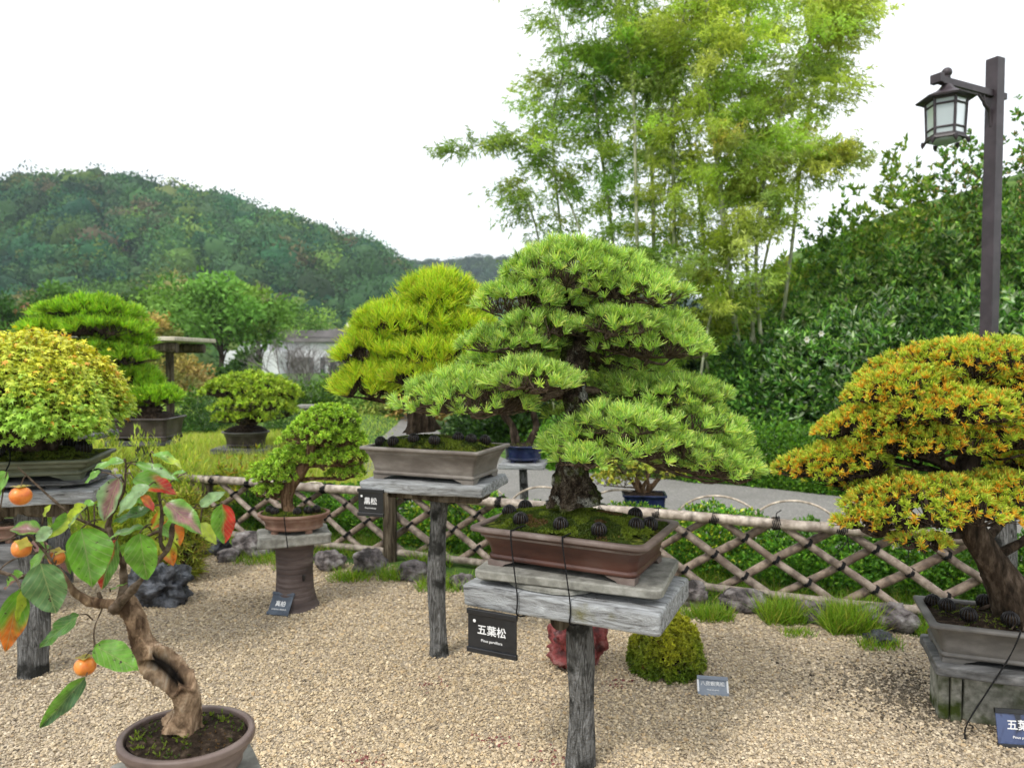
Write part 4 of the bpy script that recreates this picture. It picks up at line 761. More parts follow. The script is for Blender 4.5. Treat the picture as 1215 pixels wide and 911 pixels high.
# navy rectangular pot
d = 5.9; c = P(764, 604, d)
bt = thing('block_stand', (c[0], c[1], 0), 'low dark wooden block stand under the navy rectangular pot', 'block stand')
B = MB(); slab(B, (c[0], c[1], 0), .17, .12, -.02, c[2] - .001, -.1, .01, .005, wob=.003); B.obj('block', M['brownwood'], bt)
b2 = thing('potted_shrub', tuple(c), 'small yellow-leaved shrub with gnarled red-brown stems in a navy rectangular pot', 'bonsai tree')
pot(b2, c, -.12, .36, .26, .135, 'pot_navy', kind='rect', flare=.9, r=.02, lip=.016, dome=.02, soilmat='soil')
tr = []
for k in range(7):
    a = k * .9; q = [c + np.array([.02 * math.cos(a), .02 * math.sin(a), .12]), c + np.array([.07 * math.cos(a), .05 * math.sin(a), .19]), c + np.array([.13 * math.cos(a + .5), .08 * math.sin(a), .26 + .03 * (k % 3)])]
    tr.append(trunk_mesh(b2, q, [.022, .017, .009], 12, 9, 'redbark', .3, 60, name='stem'))
crown(b2, np.vstack(tr), None, [PD(757, 562, 48, 26, 130, d0=d), PD(728, 575, 26, 14, 50, d0=d), PD(785, 566, 28, 14, 50, d0=d)], st_leafy((.40, .44, .06), ((.26, .34, .05), (.55, .45, .06)), .045, 5, .03), 'twig', .008, 6)
# pine at the far left
d = 6.4; c = P(170, 521, d); c[0] -= .0
simple_table(c, .1, .26, .18, c[2], 'dark plank stand beyond the fence under the tall bright green pine', .06, mat='darkplate')
b3 = thing('pine_bonsai', tuple(c), 'tall bright green layered pine bonsai in a dark brown pot behind the maple', 'bonsai tree')
pot(b3, c, .05, .62, .44, .20, 'pot_dark', kind='rect', flare=.88, r=.03, lip=.02, dome=.07, soilmat='soil')
tr = trunk_mesh(b3, [P(180, 492, d), P(168, 470, d), P(150, 440, d), P(135, 410, d), P(112, 385, d), P(105, 362, d)], [.09, .07, .055, .05, .035, .02], 40, 18, 'barkdark', .18, root=.4)
crown(b3, tr, None, [(a[0], (a[1][0], a[1][1], a[1][2] * .8), int(a[2] * 1.3), a[3]) for a in [PD(108, 378, 56, 26, 200, d0=d), PD(80, 398, 50, 22, 150, d0=d), PD(120, 398, 55, 24, 170, d0=d - .1), PD(152, 412, 24, 18, 80, d0=d), PD(110, 424, 60, 22, 150, d0=d), PD(148, 432, 30, 20, 90, d0=d - .1), PD(150, 460, 36, 28, 140, d0=d), PD(182, 478, 32, 22, 130, d0=d - .05), PD(160, 484, 30, 18, 80, d0=d), PD(135, 452, 40, 24, 100, d0=d)]],
      lambda B, p, a: tufts(B, p, nrm(a + np.array([0, 0, .5])), 34, .075, .006, (.30, .56, .03), .8, .2, ((.46, .66, .04), (.17, .36, .03)), .45, .18), 'barkdark', .02, 7, tw=.003)
# clipped dome bonsai
d = 8.6; c = P(292, 530, d)
tS = thing('display_table', (c[0], c[1], 0), 'low dark wooden bench under the flat-topped clipped bonsai on the lawn', 'display table')
plank(tS, c, 0, .34, .24, c[2] - .06, c[2], mat='darkplate')
for sx in (-.25, .25):
    for sy in (-.15, .15): B = MB(); slab(B, (c[0] + sx, c[1] + sy, 0), .03, .03, gz(c[0], c[1]) - .06, c[2] - .061, 0, .004, .003); B.obj('leg', M['darkplate'], tS)
b4 = thing('clipped_bonsai', tuple(c), 'broad flat-domed light green clipped bonsai in a dark bowl pot on the lawn', 'bonsai tree')
pot(b4, c, 0, .56, .46, .19, 'pot_dark', 'pot_dgrey', kind='oval', flare=.8, lip=.022, dome=.08, soilmat='soil')
tr = trunk_mesh(b4, [P(290, 512, d), P(296, 500, d), P(305, 488, d), P(298, 472, d)], [.1, .08, .06, .04], 20, 16, 'barkdark', .2, root=.5)
crown(b4, tr, None, [PD(300, 470, 55, 26, 420, d0=d), PD(262, 468, 22, 16, 100, d0=d), PD(335, 474, 20, 14, 90, d0=d), PD(302, 486, 46, 18, 220, d0=d - .2), PD(292, 500, 34, 14, 130, d0=d - .25), PD(326, 494, 28, 14, 100, d0=d - .1)],
      lambda B, p, a: tufts(B, p, a, 16, .055, .017, (.38, .54, .05), 1.3, .2, ((.52, .64, .07), (.24, .38, .04)), .4, .18, proto=KITE), 'barkdark', .02, 7, tw=.003)
# small shelf planks behind the maple
d = 4.7; c = P(80, 512, d); t = thing('display_table', (c[0], c[1], 0), 'empty dark plank bench with a second board on blocks, behind the maple', 'display table')
plank(t, c, .08, .26, .16, c[2] - .035, c[2], mat='darkplate'); plank(t, (c[0] - .08, c[1] + .05), .08, .22, .12, c[2] + .045, c[2] + .075, mat='darkplate', name='upper_board')
for s_ in (-.16, .05): B = MB(); slab(B, (c[0] + s_, c[1] + .05, 0), .03, .08, c[2] + .004, c[2] + .042, .08, .003, .003); B.obj('spacer', M['darkplate'], t)
log_post(t, c[0] - .05, c[1], -.1, c[2] - .03, .05)
# low brown pot under the maple table
d = 4.2; c = P(2, 640, d); t = thing('low_stand', (c[0], c[1], 0), 'dark squared timber stand behind the maple table leg at the left edge', 'block stand')
B = MB(); slab(B, (c[0], c[1], 0), .22, .16, -.02, c[2] - .001, 0, .01, .006, wob=.004); B.obj('block', M['darkplate'], t)
b5 = thing('potted_herb', tuple(c), 'leafy little plant in a brown pot glimpsed under the maple table', 'potted plant')
pot(b5, c, 0, .36, .26, .10, 'pot_terra', kind='oval', flare=.86, lip=.016, dome=.02, soilmat='soil')
st5 = trunk_mesh(b5, [c + np.array([0, 0, .1]), c + np.array([.02, 0, .2])], [.012, .006], 6, 6, 'twig', 0, name='stem')
crown(b5, st5, None, [(c + np.array([0, 0, .15]), (.16, .12, .10), 70, (0, 0))], st_leafy((.09, .17, .02), ((.2, .3, .05),), .06, 5, .045, LEAF), 'twig', .005, 5)
# ================================================================= shrubs and stones on the gravel
g = G(797, 808); R_ = 47 * g[1] / F_PX
ds = thing('dwarf_spruce', (g[0], g[1] + R_ * .7, 0), 'low dome-shaped yellow-green dwarf spruce growing on the gravel', 'shrub')
g = g + np.array([0, R_ * .75, 0]); n = 2600; v = rdir(n); v[:, 2] = np.abs(v[:, 2]); rr_ = (.80 + .2 * RNG.random(n) + .05 * wav(v, 4)); p = g + v * rr_[:, None] * np.array([R_, R_, .285])
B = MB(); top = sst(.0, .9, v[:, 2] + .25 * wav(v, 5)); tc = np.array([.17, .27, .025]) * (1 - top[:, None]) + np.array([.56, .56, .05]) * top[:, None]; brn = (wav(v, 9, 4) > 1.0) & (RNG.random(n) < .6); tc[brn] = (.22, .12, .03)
tufts(B, p, nrm(v + [0, 0, .2]), 14, .019, .0065, (1, 1, 1), 1.3, .22, None, 0, .18, proto=KITE, tc=tc); B.obj('foliage', M['pine'], ds)
B = MB()
for k in range(40):
    a = RNG.random() * 6.28; e = np.array([math.cos(a), math.sin(a), RNG.uniform(.2, 1.2)]); e = nrm(e) * np.array([R_, R_, .3]) * .8; tube(B, spline([g, g + e * .5 + RNG.normal(0, .01, 3), g + e], 6), [.008, .003], 5)
B.obj('branch', M['barkdark'], ds)
q = G(849, 828); sign(q + np.array([0, .045, .032]), .128, .078, math.radians(-9), math.radians(42), [('八房蝦夷松', .021, .010, .0009, 0), ('Picea jezoensis', .0088, -.016, .0003, 0)], 'signgrey', 'pale grey sign reading 八房蝦夷松 lying tilted on the gravel beside the dome shrub', side=True, bar='signgrey')
ROCKS = []
def rock(px, py, w, h, label, mat='rock', seed=0, dep=.8, sub=4, amp=.28, grp='edging rocks along the gravel', name='rock', rot=0, below=.25):
    g = G(px, py); s = g[1] / F_PX; k_ = 1 if mat == 'rockblack' and grp is None else .88; R = np.array([w * s / 2, w * s / 2 * dep, h * s / 2 * 1.1]) * k_; c = g + np.array([0, R[1] * .8, R[2] * (1 - below)])
    B = MB(); rockmesh(B, c, R, seed, sub, amp, rot=rot); o = B.obj(name, M[mat], origin=(c[0], c[1], 0)); tag(o, label, 'rock', grp); ROCKS.append((c[0], c[1], R[0])); return o
rock(181, 722, 66, 50, 'glossy black craggy rock beside the yellow feathery shrub', 'rockblack', 3, .7, 5, .42, None)
g = G(686, 800); s = g[1] / F_PX
B = MB(); rockmesh(B, g + np.array([-.015, .09, .10]), (.115, .10, .125), 11, 5, .45); rockmesh(B, g + np.array([.08, .10, .14]), (.075, .06, .115), 14, 4, .4)
tag(B.obj('rock', M['rockred'], origin=(g[0], g[1] + .09, 0)), 'jagged red rock on the gravel behind the post of the largest table', 'rock')
for a_ in ((297, 663, 60, 34, 'rounded brown rock left of the pottery drum', 'rock', 21), (250, 660, 40, 26, 'dark low rock near the bright red persimmon leaf', 'rockblack', 22), (268, 668, 30, 18, 'small brown rock between the dark and the rounded rock', 'rock', 23), (388, 678, 42, 26, 'low grey rock just right of the pottery drum', 'rock', 24), (436, 684, 46, 36, 'tall pointed grey rock in front of the fence post', 'rock', 25), (487, 690, 44, 26, 'squat grey rock left of the tall crooked table post', 'rock', 26),
           (548, 700, 34, 20, 'small grey rock just right of the tall crooked table post', 'rock', 27), (823, 722, 44, 36, 'brownish rock partly behind the corner of the largest table', 'rock', 28), (888, 728, 66, 28, 'long flat purplish rock lying under the bottom rail', 'rock', 29), (970, 742, 52, 30, 'dark square-cut rock between two grass tufts', 'rock', 30), (1062, 752, 76, 36, 'broad layered grey rock beside the dark grey pot', 'rock', 31), (1050, 768, 40, 18, 'small dark rock below the broad layered rock', 'rockblack', 32)):
    rock(*a_)
# yellow feathery shrub behind the persimmon
g = G(212, 692); fs = thing('feathery_shrub', tuple(g), 'narrow yellow-green feathery shrub behind the black craggy rock', 'shrub')
B = MB(); n = 420; h = RNG.random(n); a = RNG.random(n) * 6.28; w_ = .17 * (np.sin(PI * (h * .85 + .1)) + .15); p = g + np.column_stack([np.cos(a) * w_ * RNG.random(n) ** .5, np.sin(a) * w_ * .8, .02 + h * .56]) + np.array([-.01, .1, 0])
tufts(B, p, nrm(np.column_stack([np.cos(a), np.sin(a), np.full(n, .3)])), 16, .07, .0055, (.30, .36, .035), 1.3, .25, ((.45, .42, .05), (.16, .22, .03), (.30, .2, .06)), .5, .2); B.obj('foliage', M['pine'], fs)
B = MB(); prisms(B, np.tile(g + [0, .1, 0], (60, 1)), p[:60], .006, .002); B.obj('stem', M['barkdark'], fs)
g = G(275, 640) + np.array([0, .5, 0]); g[2] = 0; nd = thing('nandina', tuple(g), 'airy shrub with yellow-green and reddish leaves behind the fence, left of the drum', 'shrub')
B = MB(); n = 260; p = g + RNG.normal(0, 1, (n, 3)) * [.26, .14, .10] + [0, .1, .40]; tufts(B, p, nrm(RNG.normal(0, .5, (n, 3)) + [0, 0, .9]), 12, .06, .014, (.34, .44, .04), 1.2, .25, ((.55, .45, .05), (.45, .26, .05), (.2, .33, .04), (.3, .46, .04)), .45, .2, proto=KITE); B.obj('foliage', M['leaf'], nd)
B = MB(); prisms(B, np.tile(g + [0, .1, 0], (90, 1)) + RNG.normal(0, .02, (90, 3)), p[:90], .005, .002); B.obj('stem', M['twig'], nd)
# ================================================================= FENCE
FX = lambda s: np.array([s, 4.98 - .385 * s, 0.]); FD = nrm(FX(1) - FX(0)); FN = np.array([FD[1], -FD[0], 0])   # FN points to the camera
if FN[1] > 0: FN = -FN
fe = thing('bamboo_fence', tuple(FX(0)), 'low lattice fence of brown-grey bamboo poles tied with black cord along the gravel', 'fence')
def nodetube(name, a, b, r, col, sp=.28, seg=14, sag=0):
    B = MB(); L = np.linalg.norm(b - a); n = max(8, int(L / .02)); q = np.linspace(0, 1, n); pts = a + (b - a) * q[:, None]; pts[:, 2] += .004 * np.sin(q * 9 + a[0] * 5) - sag * np.sin(PI * q)
    o = RNG.random() * sp; ds_ = np.abs(((q * L + o) % sp) - sp / 2); rad = r * (1 + .07 * np.exp(-(ds_ / .007) ** 2)); node = np.exp(-(ds_ / .005) ** 2)
    seg_id = np.floor((q * L + o) / sp + .5).astype(int); tint = np.array([.85 + .3 * RNG.random() for _ in range(60)])[seg_id % 60]
    cf = lambda a_, t_: np.repeat(((1 - .55 * node) * tint)[:, None] * np.array(col)[None], len(a_), 0)
    tube(B, pts, rad, seg, col=cf); return B.obj(name, M['bamboo'], fe)
S0, S1 = -4.6, 2.66; ZR = .495
segs = [S0, -2.5, -.88, 1.85, S1]
for i in range(3 + 1):
    a, b = FX(segs[i]) + [0, 0, ZR], FX(segs[i + 1]) + [0, 0, ZR]; k = 1.0 if i != 2 else 1.12
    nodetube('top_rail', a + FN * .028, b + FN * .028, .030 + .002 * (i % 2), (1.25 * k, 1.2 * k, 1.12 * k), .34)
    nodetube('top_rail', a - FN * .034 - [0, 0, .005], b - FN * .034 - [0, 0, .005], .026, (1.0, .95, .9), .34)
    nodetube('bottom_rail', FX(segs[i]) + [0, 0, .055] + FN * .03, FX(segs[i + 1]) + [0, 0, .055] + FN * .03, .026, (1.05, 1.0, .92), .3)
run, sp_d = .66, .34
ss = np.arange(S0 + .1, S1 + .4, sp_d)
for s in ss:
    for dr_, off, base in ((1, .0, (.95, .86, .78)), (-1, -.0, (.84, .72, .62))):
        x0, x1 = s, s + dr_ * run
        z0, z1 = .50, .035
        if x1 < S0 or x1 > S1 or x0 > S1:
            lim = S1 if (x1 > S1 or x0 > S1) else S0
            if x0 > S1: t_ = (x0 - S1) / (x0 - x1); x0 = S1; z0 = .50 - (.465) * t_
            if x1 > S1: t_ = (S1 - x0) / (x1 - x0); x1 = S1; z1 = .5 - .465 * t_
            if x1 < S0: t_ = (x0 - S0) / (x0 - x1); x1 = S0; z1 = .5 - .465 * t_
            if abs(x1 - x0) < .08: continue
        o_ = FN * (.004 if dr_ > 0 else -.040); k = RNG.uniform(.85, 1.15)
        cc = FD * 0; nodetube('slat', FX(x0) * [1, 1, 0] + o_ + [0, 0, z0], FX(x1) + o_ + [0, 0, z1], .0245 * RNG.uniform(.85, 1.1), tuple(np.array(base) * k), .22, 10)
def binding(c, ax, r, n=3, w=.02, name='rope_binding', tail=0, rr=.0028, rv=None):
    B = MB(); ax = nrm(ax); u = FN - ax * np.dot(FN, ax); u = nrm(u); v = np.cross(ax, u); rv = rv or r
    t_ = np.linspace(0, 2 * PI * n, 12 * n); pts = c + np.outer(np.cos(t_) * r, u) + np.outer(np.sin(t_) * rv, v) + np.outer((t_ / t_[-1] - .5) * w, ax); tube(B, pts, rr, 5)
    for k in range(tail):
        e = c + RNG.normal(0, .012, 3) + FN * r * .6; tube(B, spline([e, e + [RNG.normal(0, .03), -.01, RNG.choice([-.05, .045])], e + [RNG.normal(0, .05), -.02, RNG.choice([-.11, .07])]], 8), rr * .8, 5)
    B.obj(name, M['rope'], fe)
nb = 0
for s in ss:
    for m_i in (0, 1, 2, 3):      # crossings of "\" from s with "/" from s+m*spacing
        xa = s + m_i * sp_d / 2 * 1.0; z = .5 - .465 * (xa - s) / run
        other = xa + (xa - s)
        if m_i == 0 or z < .07 or xa > S1 - .05 or xa < -2.6 or nb > 62: continue
        binding(FX(xa) + [0, 0, z] - FN * .016, nrm(FD * run + np.array([0, 0, -.465])) if True else FD, .050, 3, .02, rr=.0042, rv=.0285); nb += 1
    if -2.7 < s < S1 - .1 and nb < 90:
        binding(FX(s) + [0, 0, ZR - .004], FD + np.array([0, 0, .25 * (-1) ** int(s * 3)]), .068, 5, .05, tail=2 if RNG.random() < .5 else 0, rr=.0036, rv=.037); nb += 1
for s, zt, r_ in ((-.88, .54, .05), (2.72, .64, .062), (-4.65, .55, .05), (-2.55, .52, .045)):
    B = MB(); pts = np.column_stack([np.full(20, FX(s)[0]), np.full(20, FX(s)[1]), np.linspace(-.1, zt, 20)]) + (FN * .06 if s == -.88 else 0); fl = lambda a, q: 1 + .04 * np.sin(5 * a) + .02 * np.sin(11 * a + 3 * q)
    tube(B, pts, [r_ * 1.05, r_, r_ * .97], 26, lump=.05, lf=20, flute=fl); B.obj('post', M['brownwood'] if s < 0 else M['postwood'], fe)
# bamboo hoops edging the path
for i, (x0, y0, w_) in enumerate(((-1.75, 6.35, .62), (-.30, 6.28, .70), (.28, 6.12, .74), (.92, 5.98, .74), (1.66, 5.72, .76), (2.20, 5.52, .74), (-1.05, 6.4, .66))):
    c = np.array([x0, y0, 0]); a_ = np.linspace(0, PI, 26); B = MB(); h_ = .395
    pts = [c + FD * math.cos(q) * w_ / 2 + np.array([0, 0, math.sin(q) ** .8 * h_]) for q in a_]; pts = [pts[0] - [0, 0, .1]] + pts + [pts[-1] - [0, 0, .1]]
    tube(B, spline(pts, 60), .009, 6, col=(2.1, 2.0, 1.8))
    tag(B.obj('bamboo_hoop', M['bamboo'], origin=c), ('split-bamboo hoop edging the path, ' + ['leftmost one, past the juniper', 'left of the navy round pot table post', 'right of the large pine trunk', 'just right of the small navy pot', 'in open view between the large pine and the yellow tree', 'partly hidden behind the yellow tree', 'behind the grey pot table'][i]), 'hoop', 'bamboo hoops along the path')
# hose
B = MB(); tube(B, spline([G(560, 612), G(640, 610), G(745, 611), G(800, 615), G(830, 621), G(900, 622), G(960, 630)], 60) + [0, 0, .02], .018, 10); tag(B.obj('hose', M['hose'], origin=G(745, 612)), 'pale blue hose lying along the near edge of the path', 'hose')
# ================================================================= GROUND, GRAVEL, PATH
def sheet(name, mat, poly, z=.004, kind='structure'):
    import bmesh
    bm = bmesh.new(); vs = [bm.verts.new((p[0], p[1], float(gz(p[0], p[1])) + z)) for p in poly]; bm.faces.new(vs); bmesh.ops.triangulate(bm, faces=bm.faces)
    me = bpy.data.meshes.new(name); bm.to_mesh(me); bm.free(); me.materials.append(mat); o = bpy.data.objects.new(name, me); C.objects.link(o); o['kind'] = kind; return o
xs = np.concatenate([[-900, -500, -250, -120, -60, -35, -22, -15], np.arange(-11, 11.01, .25), [15, 22, 35, 60, 120, 250, 500, 900]]); ys = np.concatenate([[-300, -60, -20, -6, -2, 0], np.arange(.5, 20, .25), [24, 30, 40, 60, 90, 150, 300, 600, 1200]])
X, Y = np.meshgrid(xs, ys); Z = gz(X, Y); V = np.stack([X, Y, Z], -1).reshape(-1, 3); nx = len(xs); ii, jj = np.meshgrid(np.arange(len(ys) - 1), np.arange(nx - 1), indexing='ij'); b = (ii * nx + jj).ravel()
B = MB(); B.add(V, np.stack([b, b + 1, b + nx + 1, b + nx], -1)); tag(B.obj('ground', M['earth']), kind='structure')
def gedge(x): return 4.98 - .385 * x - .30 + .05 * math.sin(x * 5) + .03 * math.sin(x * 13)
poly = [(x, gedge(x)) for x in np.arange(-6, 4.6, .12)]
m_, nt, N, L, bs = newmat('gravel_bed')
tc = N.new('ShaderNodeTexCoord'); vo = N.new('ShaderNodeTexVoronoi'); vo.inputs['Scale'].default_value = 95; L.new(tc.outputs['Object'], vo.inputs[0]); cr = N.new('ShaderNodeValToRGB'); L.new(vo.outputs['Color'], cr.inputs[0])
e = cr.color_ramp.elements; e[0].position = .1; e[0].color = (.22, .17, .115, 1); e[1].position = .9; e[1].color = (.55, .46, .34, 1)
L.new(cr.outputs[0], bs.inputs[0]); bs.inputs['Roughness'].default_value = .9; bp_ = N.new('ShaderNodeBump'); bp_.inputs['Strength'].default_value = 1; bp_.inputs['Distance'].default_value = .01; bp_.invert = True; L.new(vo.outputs['Distance'], bp_.inputs['Height']); L.new(bp_.outputs[0], bs.inputs['Normal']); M['gbed'] = m_
sheet('gravel_yard', M['gbed'], [(-6, -1.5), (4.5, -1.5)] + poly[::-1])
# individual pebbles over the gravel bed
n = 420000
yy = 1.9 + (RNG.random(n) ** 1.35) * 5.2; xx = RNG.uniform(-1, 1, n) * (yy * .76 + .15); keep = yy < np.array([gedge(x) for x in xx]) + .05 * RNG.normal(size=n); xx, yy = xx[keep], yy[keep]; n = len(xx)
s = RNG.gamma(7, .00056, n).clip(.0024, .011) * (1 + .07 * yy)
Rm = rdir(n); dn = nrm(Rm * [1, 1, .35]); up = nrm(RNG.normal(0, .35, (n, 3)) + [0, 0, 1])
a = RNG.random((7, 6)) * .5 + .7
for k in range(7):
    v = np.array([(1, 0, 0), (-1, 0, 0), (0, 1, 0), (0, -1, 0), (0, 0, .62), (0, 0, -.62), (.62, .62, .3), (-.62, .6, -.28), (.6, -.62, .25), (-.62, -.6, .3)]) * np.concatenate([a[k], RNG.random(4) * .4 + .8])[:, None]
    import bmesh
    bm = bmesh.new(); [bm.verts.new(q) for q in v]; bmesh.ops.convex_hull(bm, input=bm.verts); bm.verts.ensure_lookup_table(); bm.verts.index_update(); pv = [w.co[:] for w in bm.verts]; pf = []
    bmesh.ops.triangulate(bm, faces=bm.faces); pf = [[w.index for w in f.verts] for f in bm.faces]; bm.free()
    if k == 0: GB = MB(); PAL = np.array([(.56, .455, .305), (.46, .37, .245), (.52, .43, .31), (.30, .24, .17), (.65, .55, .40), (.41, .33, .235), (.49, .365, .22), (.57, .475, .35), (.18, .15, .115)])
    m = np.arange(n) % 7 == k; q = np.column_stack([xx[m], yy[m], s[m] * .4 + RNG.random(m.sum()) * .006]); cid = RNG.choice(9, m.sum(), p=[.20, .16, .17, .08, .12, .11, .06, .08, .02]); col = PAL[cid] * RNG.uniform(.75, 1.15, (m.sum(), 1))
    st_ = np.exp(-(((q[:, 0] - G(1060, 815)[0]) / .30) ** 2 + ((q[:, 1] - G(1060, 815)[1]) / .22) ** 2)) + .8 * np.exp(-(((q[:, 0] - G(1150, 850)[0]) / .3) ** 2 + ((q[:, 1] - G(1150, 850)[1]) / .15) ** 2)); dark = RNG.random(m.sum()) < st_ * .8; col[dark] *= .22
    big = wav(q * [1, 1, 0], 1.1, 5); col *= (1 + .09 * big + .07 * wav(q * [1, 1, 0], 3.1, 2))[:, None]; gr = wav(q * [1, 1, 0], .8, 9); col *= 1 + np.outer(gr, [.02, 0, -.05])
    for (rx, ry) in ((510, 812), (735, 813), (585, 879), (665, 902), (430, 905)):
        g_ = G(rx, ry); rd = (RNG.random(m.sum()) < .30 * np.exp(-(((q[:, 0] - g_[0]) / .07) ** 2 + ((q[:, 1] - g_[1]) / .05) ** 2))); col[rd] = (.22, .08, .07)
    scatter(GB, (pv, pf), q, dn[m], up[m], s[m], col, smooth=False)
tag(GB.obj('gravel', M['pebble']), 'crushed beige and grey gravel covering the garden yard', 'gravel', kind='stuff')
pp_ = [G(x, y) for x, y in ((398, 640), (404, 600), (425, 560), (440, 540), (470, 515), (485, 500), (520, 512), (600, 545), (700, 562), (800, 570), (900, 579), (1000, 590), (1100, 602), (1300, 630), (1500, 650))]
poly = [tuple(FX(x)[:2] - FN[:2] * .85) for x in np.arange(6, -1.9, -.6)] + [p[:2] for p in pp_]
sheet('path', M['asphalt'], poly, .008)
# ================================================================= GRASS
def blades(name, pts, h, w, col, alt, pa, label, cat='grass', spread=.6, lean=0, k=1, kind='stuff', group=None, parent=None):
    B = MB(); n = len(pts); d = nrm(np.column_stack([RNG.normal(0, spread, (n, 2)), np.ones(n)])); sz = h * (.5 + .7 * RNG.random(n)); c = vary(col, n, .2, .06, alt, pa)
    scatter(B, BLADE, pts, d, rdir(n), sz, c, width=w); o = B.obj(name, M['grass'], parent, origin=None if parent else pts.mean(0) * [1, 1, 0])
    return tag(o, label, cat, group, kind) if not parent else o
for px, py, wd, hh, n, lab in ((850, 738, 26, .08, 500, 'small grass clump by the corner of the largest table'), (832, 735, 24, .07, 300, 'tiny grass clump behind the dome shrub'), (933, 741, 30, .13, 900, 'bright green grass clump between the flat and square-cut rocks'), (1012, 752, 34, .15, 1300, 'tall bright green grass clump left of the broad layered rock'), (950, 757, 24, .04, 200, 'short grass patch on the gravel below the square-cut rock'), (1048, 772, 30, .06, 250, 'thin grass wisp under the broad layered rock'),
                            (465, 690, 22, .09, 300, 'grass clump between the pointed and the squat rock'), (415, 690, 30, .07, 400, 'grass clump left of the pointed rock'), (312, 668, 40, .07, 500, 'grass clump right of the rounded brown rock'), (345, 676, 26, .06, 250, 'grass clump hidden behind the drum'), (528, 700, 40, .08, 500, 'grass clump behind the tall crooked post'), (512, 672, 30, .12, 300, 'grass clump at the foot of the fence post'), (596, 706, 30, .08, 300, 'grass clump left of the large pot slab'),
                            (1150, 852, 20, .03, 100, 'tiny moss-like grass by the concrete block'), (790, 728, 22, .07, 220, 'grass clump behind the stone slab corner'), (1112, 758, 22, .07, 260, 'grass clump beside the dark grey pot rim')):
    g = G(px, py); s = g[1] / F_PX; q = g + np.column_stack([RNG.normal(0, wd * s * .5, n).clip(-wd * s * .75, wd * s * .75), RNG.normal(0, wd * s * .3, n).clip(-wd * s * .45, wd * s * .45) + .04, np.zeros(n)])
    blades('grass_clump', q, hh * 1.3, .0045, (.16, .30, .02), ((.25, .40, .03), (.33, .36, .06)), .4, lab, 'grass clump', .55, kind=None, group='grass clumps on the gravel edge')
n = 26000; x = RNG.uniform(-4.6, 4.2, n); o_ = RNG.uniform(-.16, .5, n); y = 4.98 - .385 * x + o_; k = (wav(np.column_stack([x, y, 0 * x]), 2.2) > -.4) & (x > -5); q = np.column_stack([x, y, 0 * x])[k]
blades('verge_grass', q, .10, .0045, (.13, .25, .018), ((.22, .34, .03), (.36, .34, .10)), .35, 'green grass growing along and under the bamboo fence')
# feathery lawn beyond the fence on the left
n = 70000; y = 5.9 + 5.2 * RNG.random(n) ** .9; x = RNG.uniform(-1.0, -.18, n) * y; m = (y > 4.98 - .385 * x + .45) & (x < -1.45 - .02 * y); x, y = x[m], y[m]; q = np.column_stack([x, y, gz(x, y)])
hmul = (.5 + .5 * sst(-.5, .8, wav(q, 1.6))) * sst(11, 6.5, y)
B = MB(); n = len(q); d = nrm(np.column_stack([RNG.normal(0, .4, (n, 2)), np.ones(n)])); c = vary((.42, .52, .07), n, .18, .06, ((.54, .58, .11), (.27, .40, .05), (.58, .52, .18)), .45); scatter(B, BLADE, q, d, rdir(n), (.08 + .34 * hmul)*1.0 * RNG.uniform(.5, 1.1, n), c, width=.007)
tag(B.obj('feather_grass', M['grass'], origin=(-3, 7, 0)), 'soft yellow-green feathery ground cover beyond the fence on the left', 'ground cover', kind='stuff')
# broad lawn behind
n = 24000; y = 8 + 12 * RNG.random(n); x = RNG.uniform(-.8, -.16, n) * y; q = np.column_stack([x, y, gz(x, y)]); blades('lawn', q, .07, .012, (.36, .50, .07), ((.44, .52, .11),), .3, 'short light green lawn behind the feathery ground cover')
# ================================================================= SHRUBS
def bush(name, c, R, n, L, w, col, alt, pa, label, group=None, proto=KITE, mat='leaf', cat='shrub', k=3, lumps=.22, fill=.25, ls=3., stems=30, up=.35, spread=1.1, dv=.22, inner=None, low=-1):
    c = np.asarray(c, float); t = thing(name, (c[0], c[1], float(c[2])), label, cat, group); R = np.asarray(R, float)
    v = rdir(n); v[:, 2] = np.where(v[:, 2] < 0, -v[:, 2] * .35 * RNG.random(n), v[:, 2]); rr = 1 + lumps * wav(v * 1.0, ls, c[0] + c[1]) + .10 * wav(v, ls * 2.7, c[0]); dep = np.where(RNG.random(n) < fill, RNG.uniform(.45, .9, n), RNG.uniform(.88, 1.04, n)); p = c + v * (rr * dep)[:, None] * R
    B = MB(); clump = (1 + .20 * wav(p, 3.2 / max(R[0], .3), 2)).clip(.6, 1.4); tufts(B, p, nrm(v + np.array([0, 0, up])), k, L, w, col, spread, dv, alt, pa, .15, proto=proto, stem=.7, tc=clump[:, None] * np.ones(3)); B.obj('foliage', M[mat], t)
    if stems:
        B = MB(); b0 = c + RNG.normal(0, .06, (stems, 3)) * [R[0], R[1], 0]; e = c + v[:stems] * R * .8; md = (b0 + e) / 2 + RNG.normal(0, .05, e.shape) * R[0]; prisms(B, b0, md, .012 * R[2] + .003, .008 * R[2] + .002); prisms(B, md, e, .008 * R[2] + .002, .003); B.obj('stem', M['barkdark'], t)
    return t
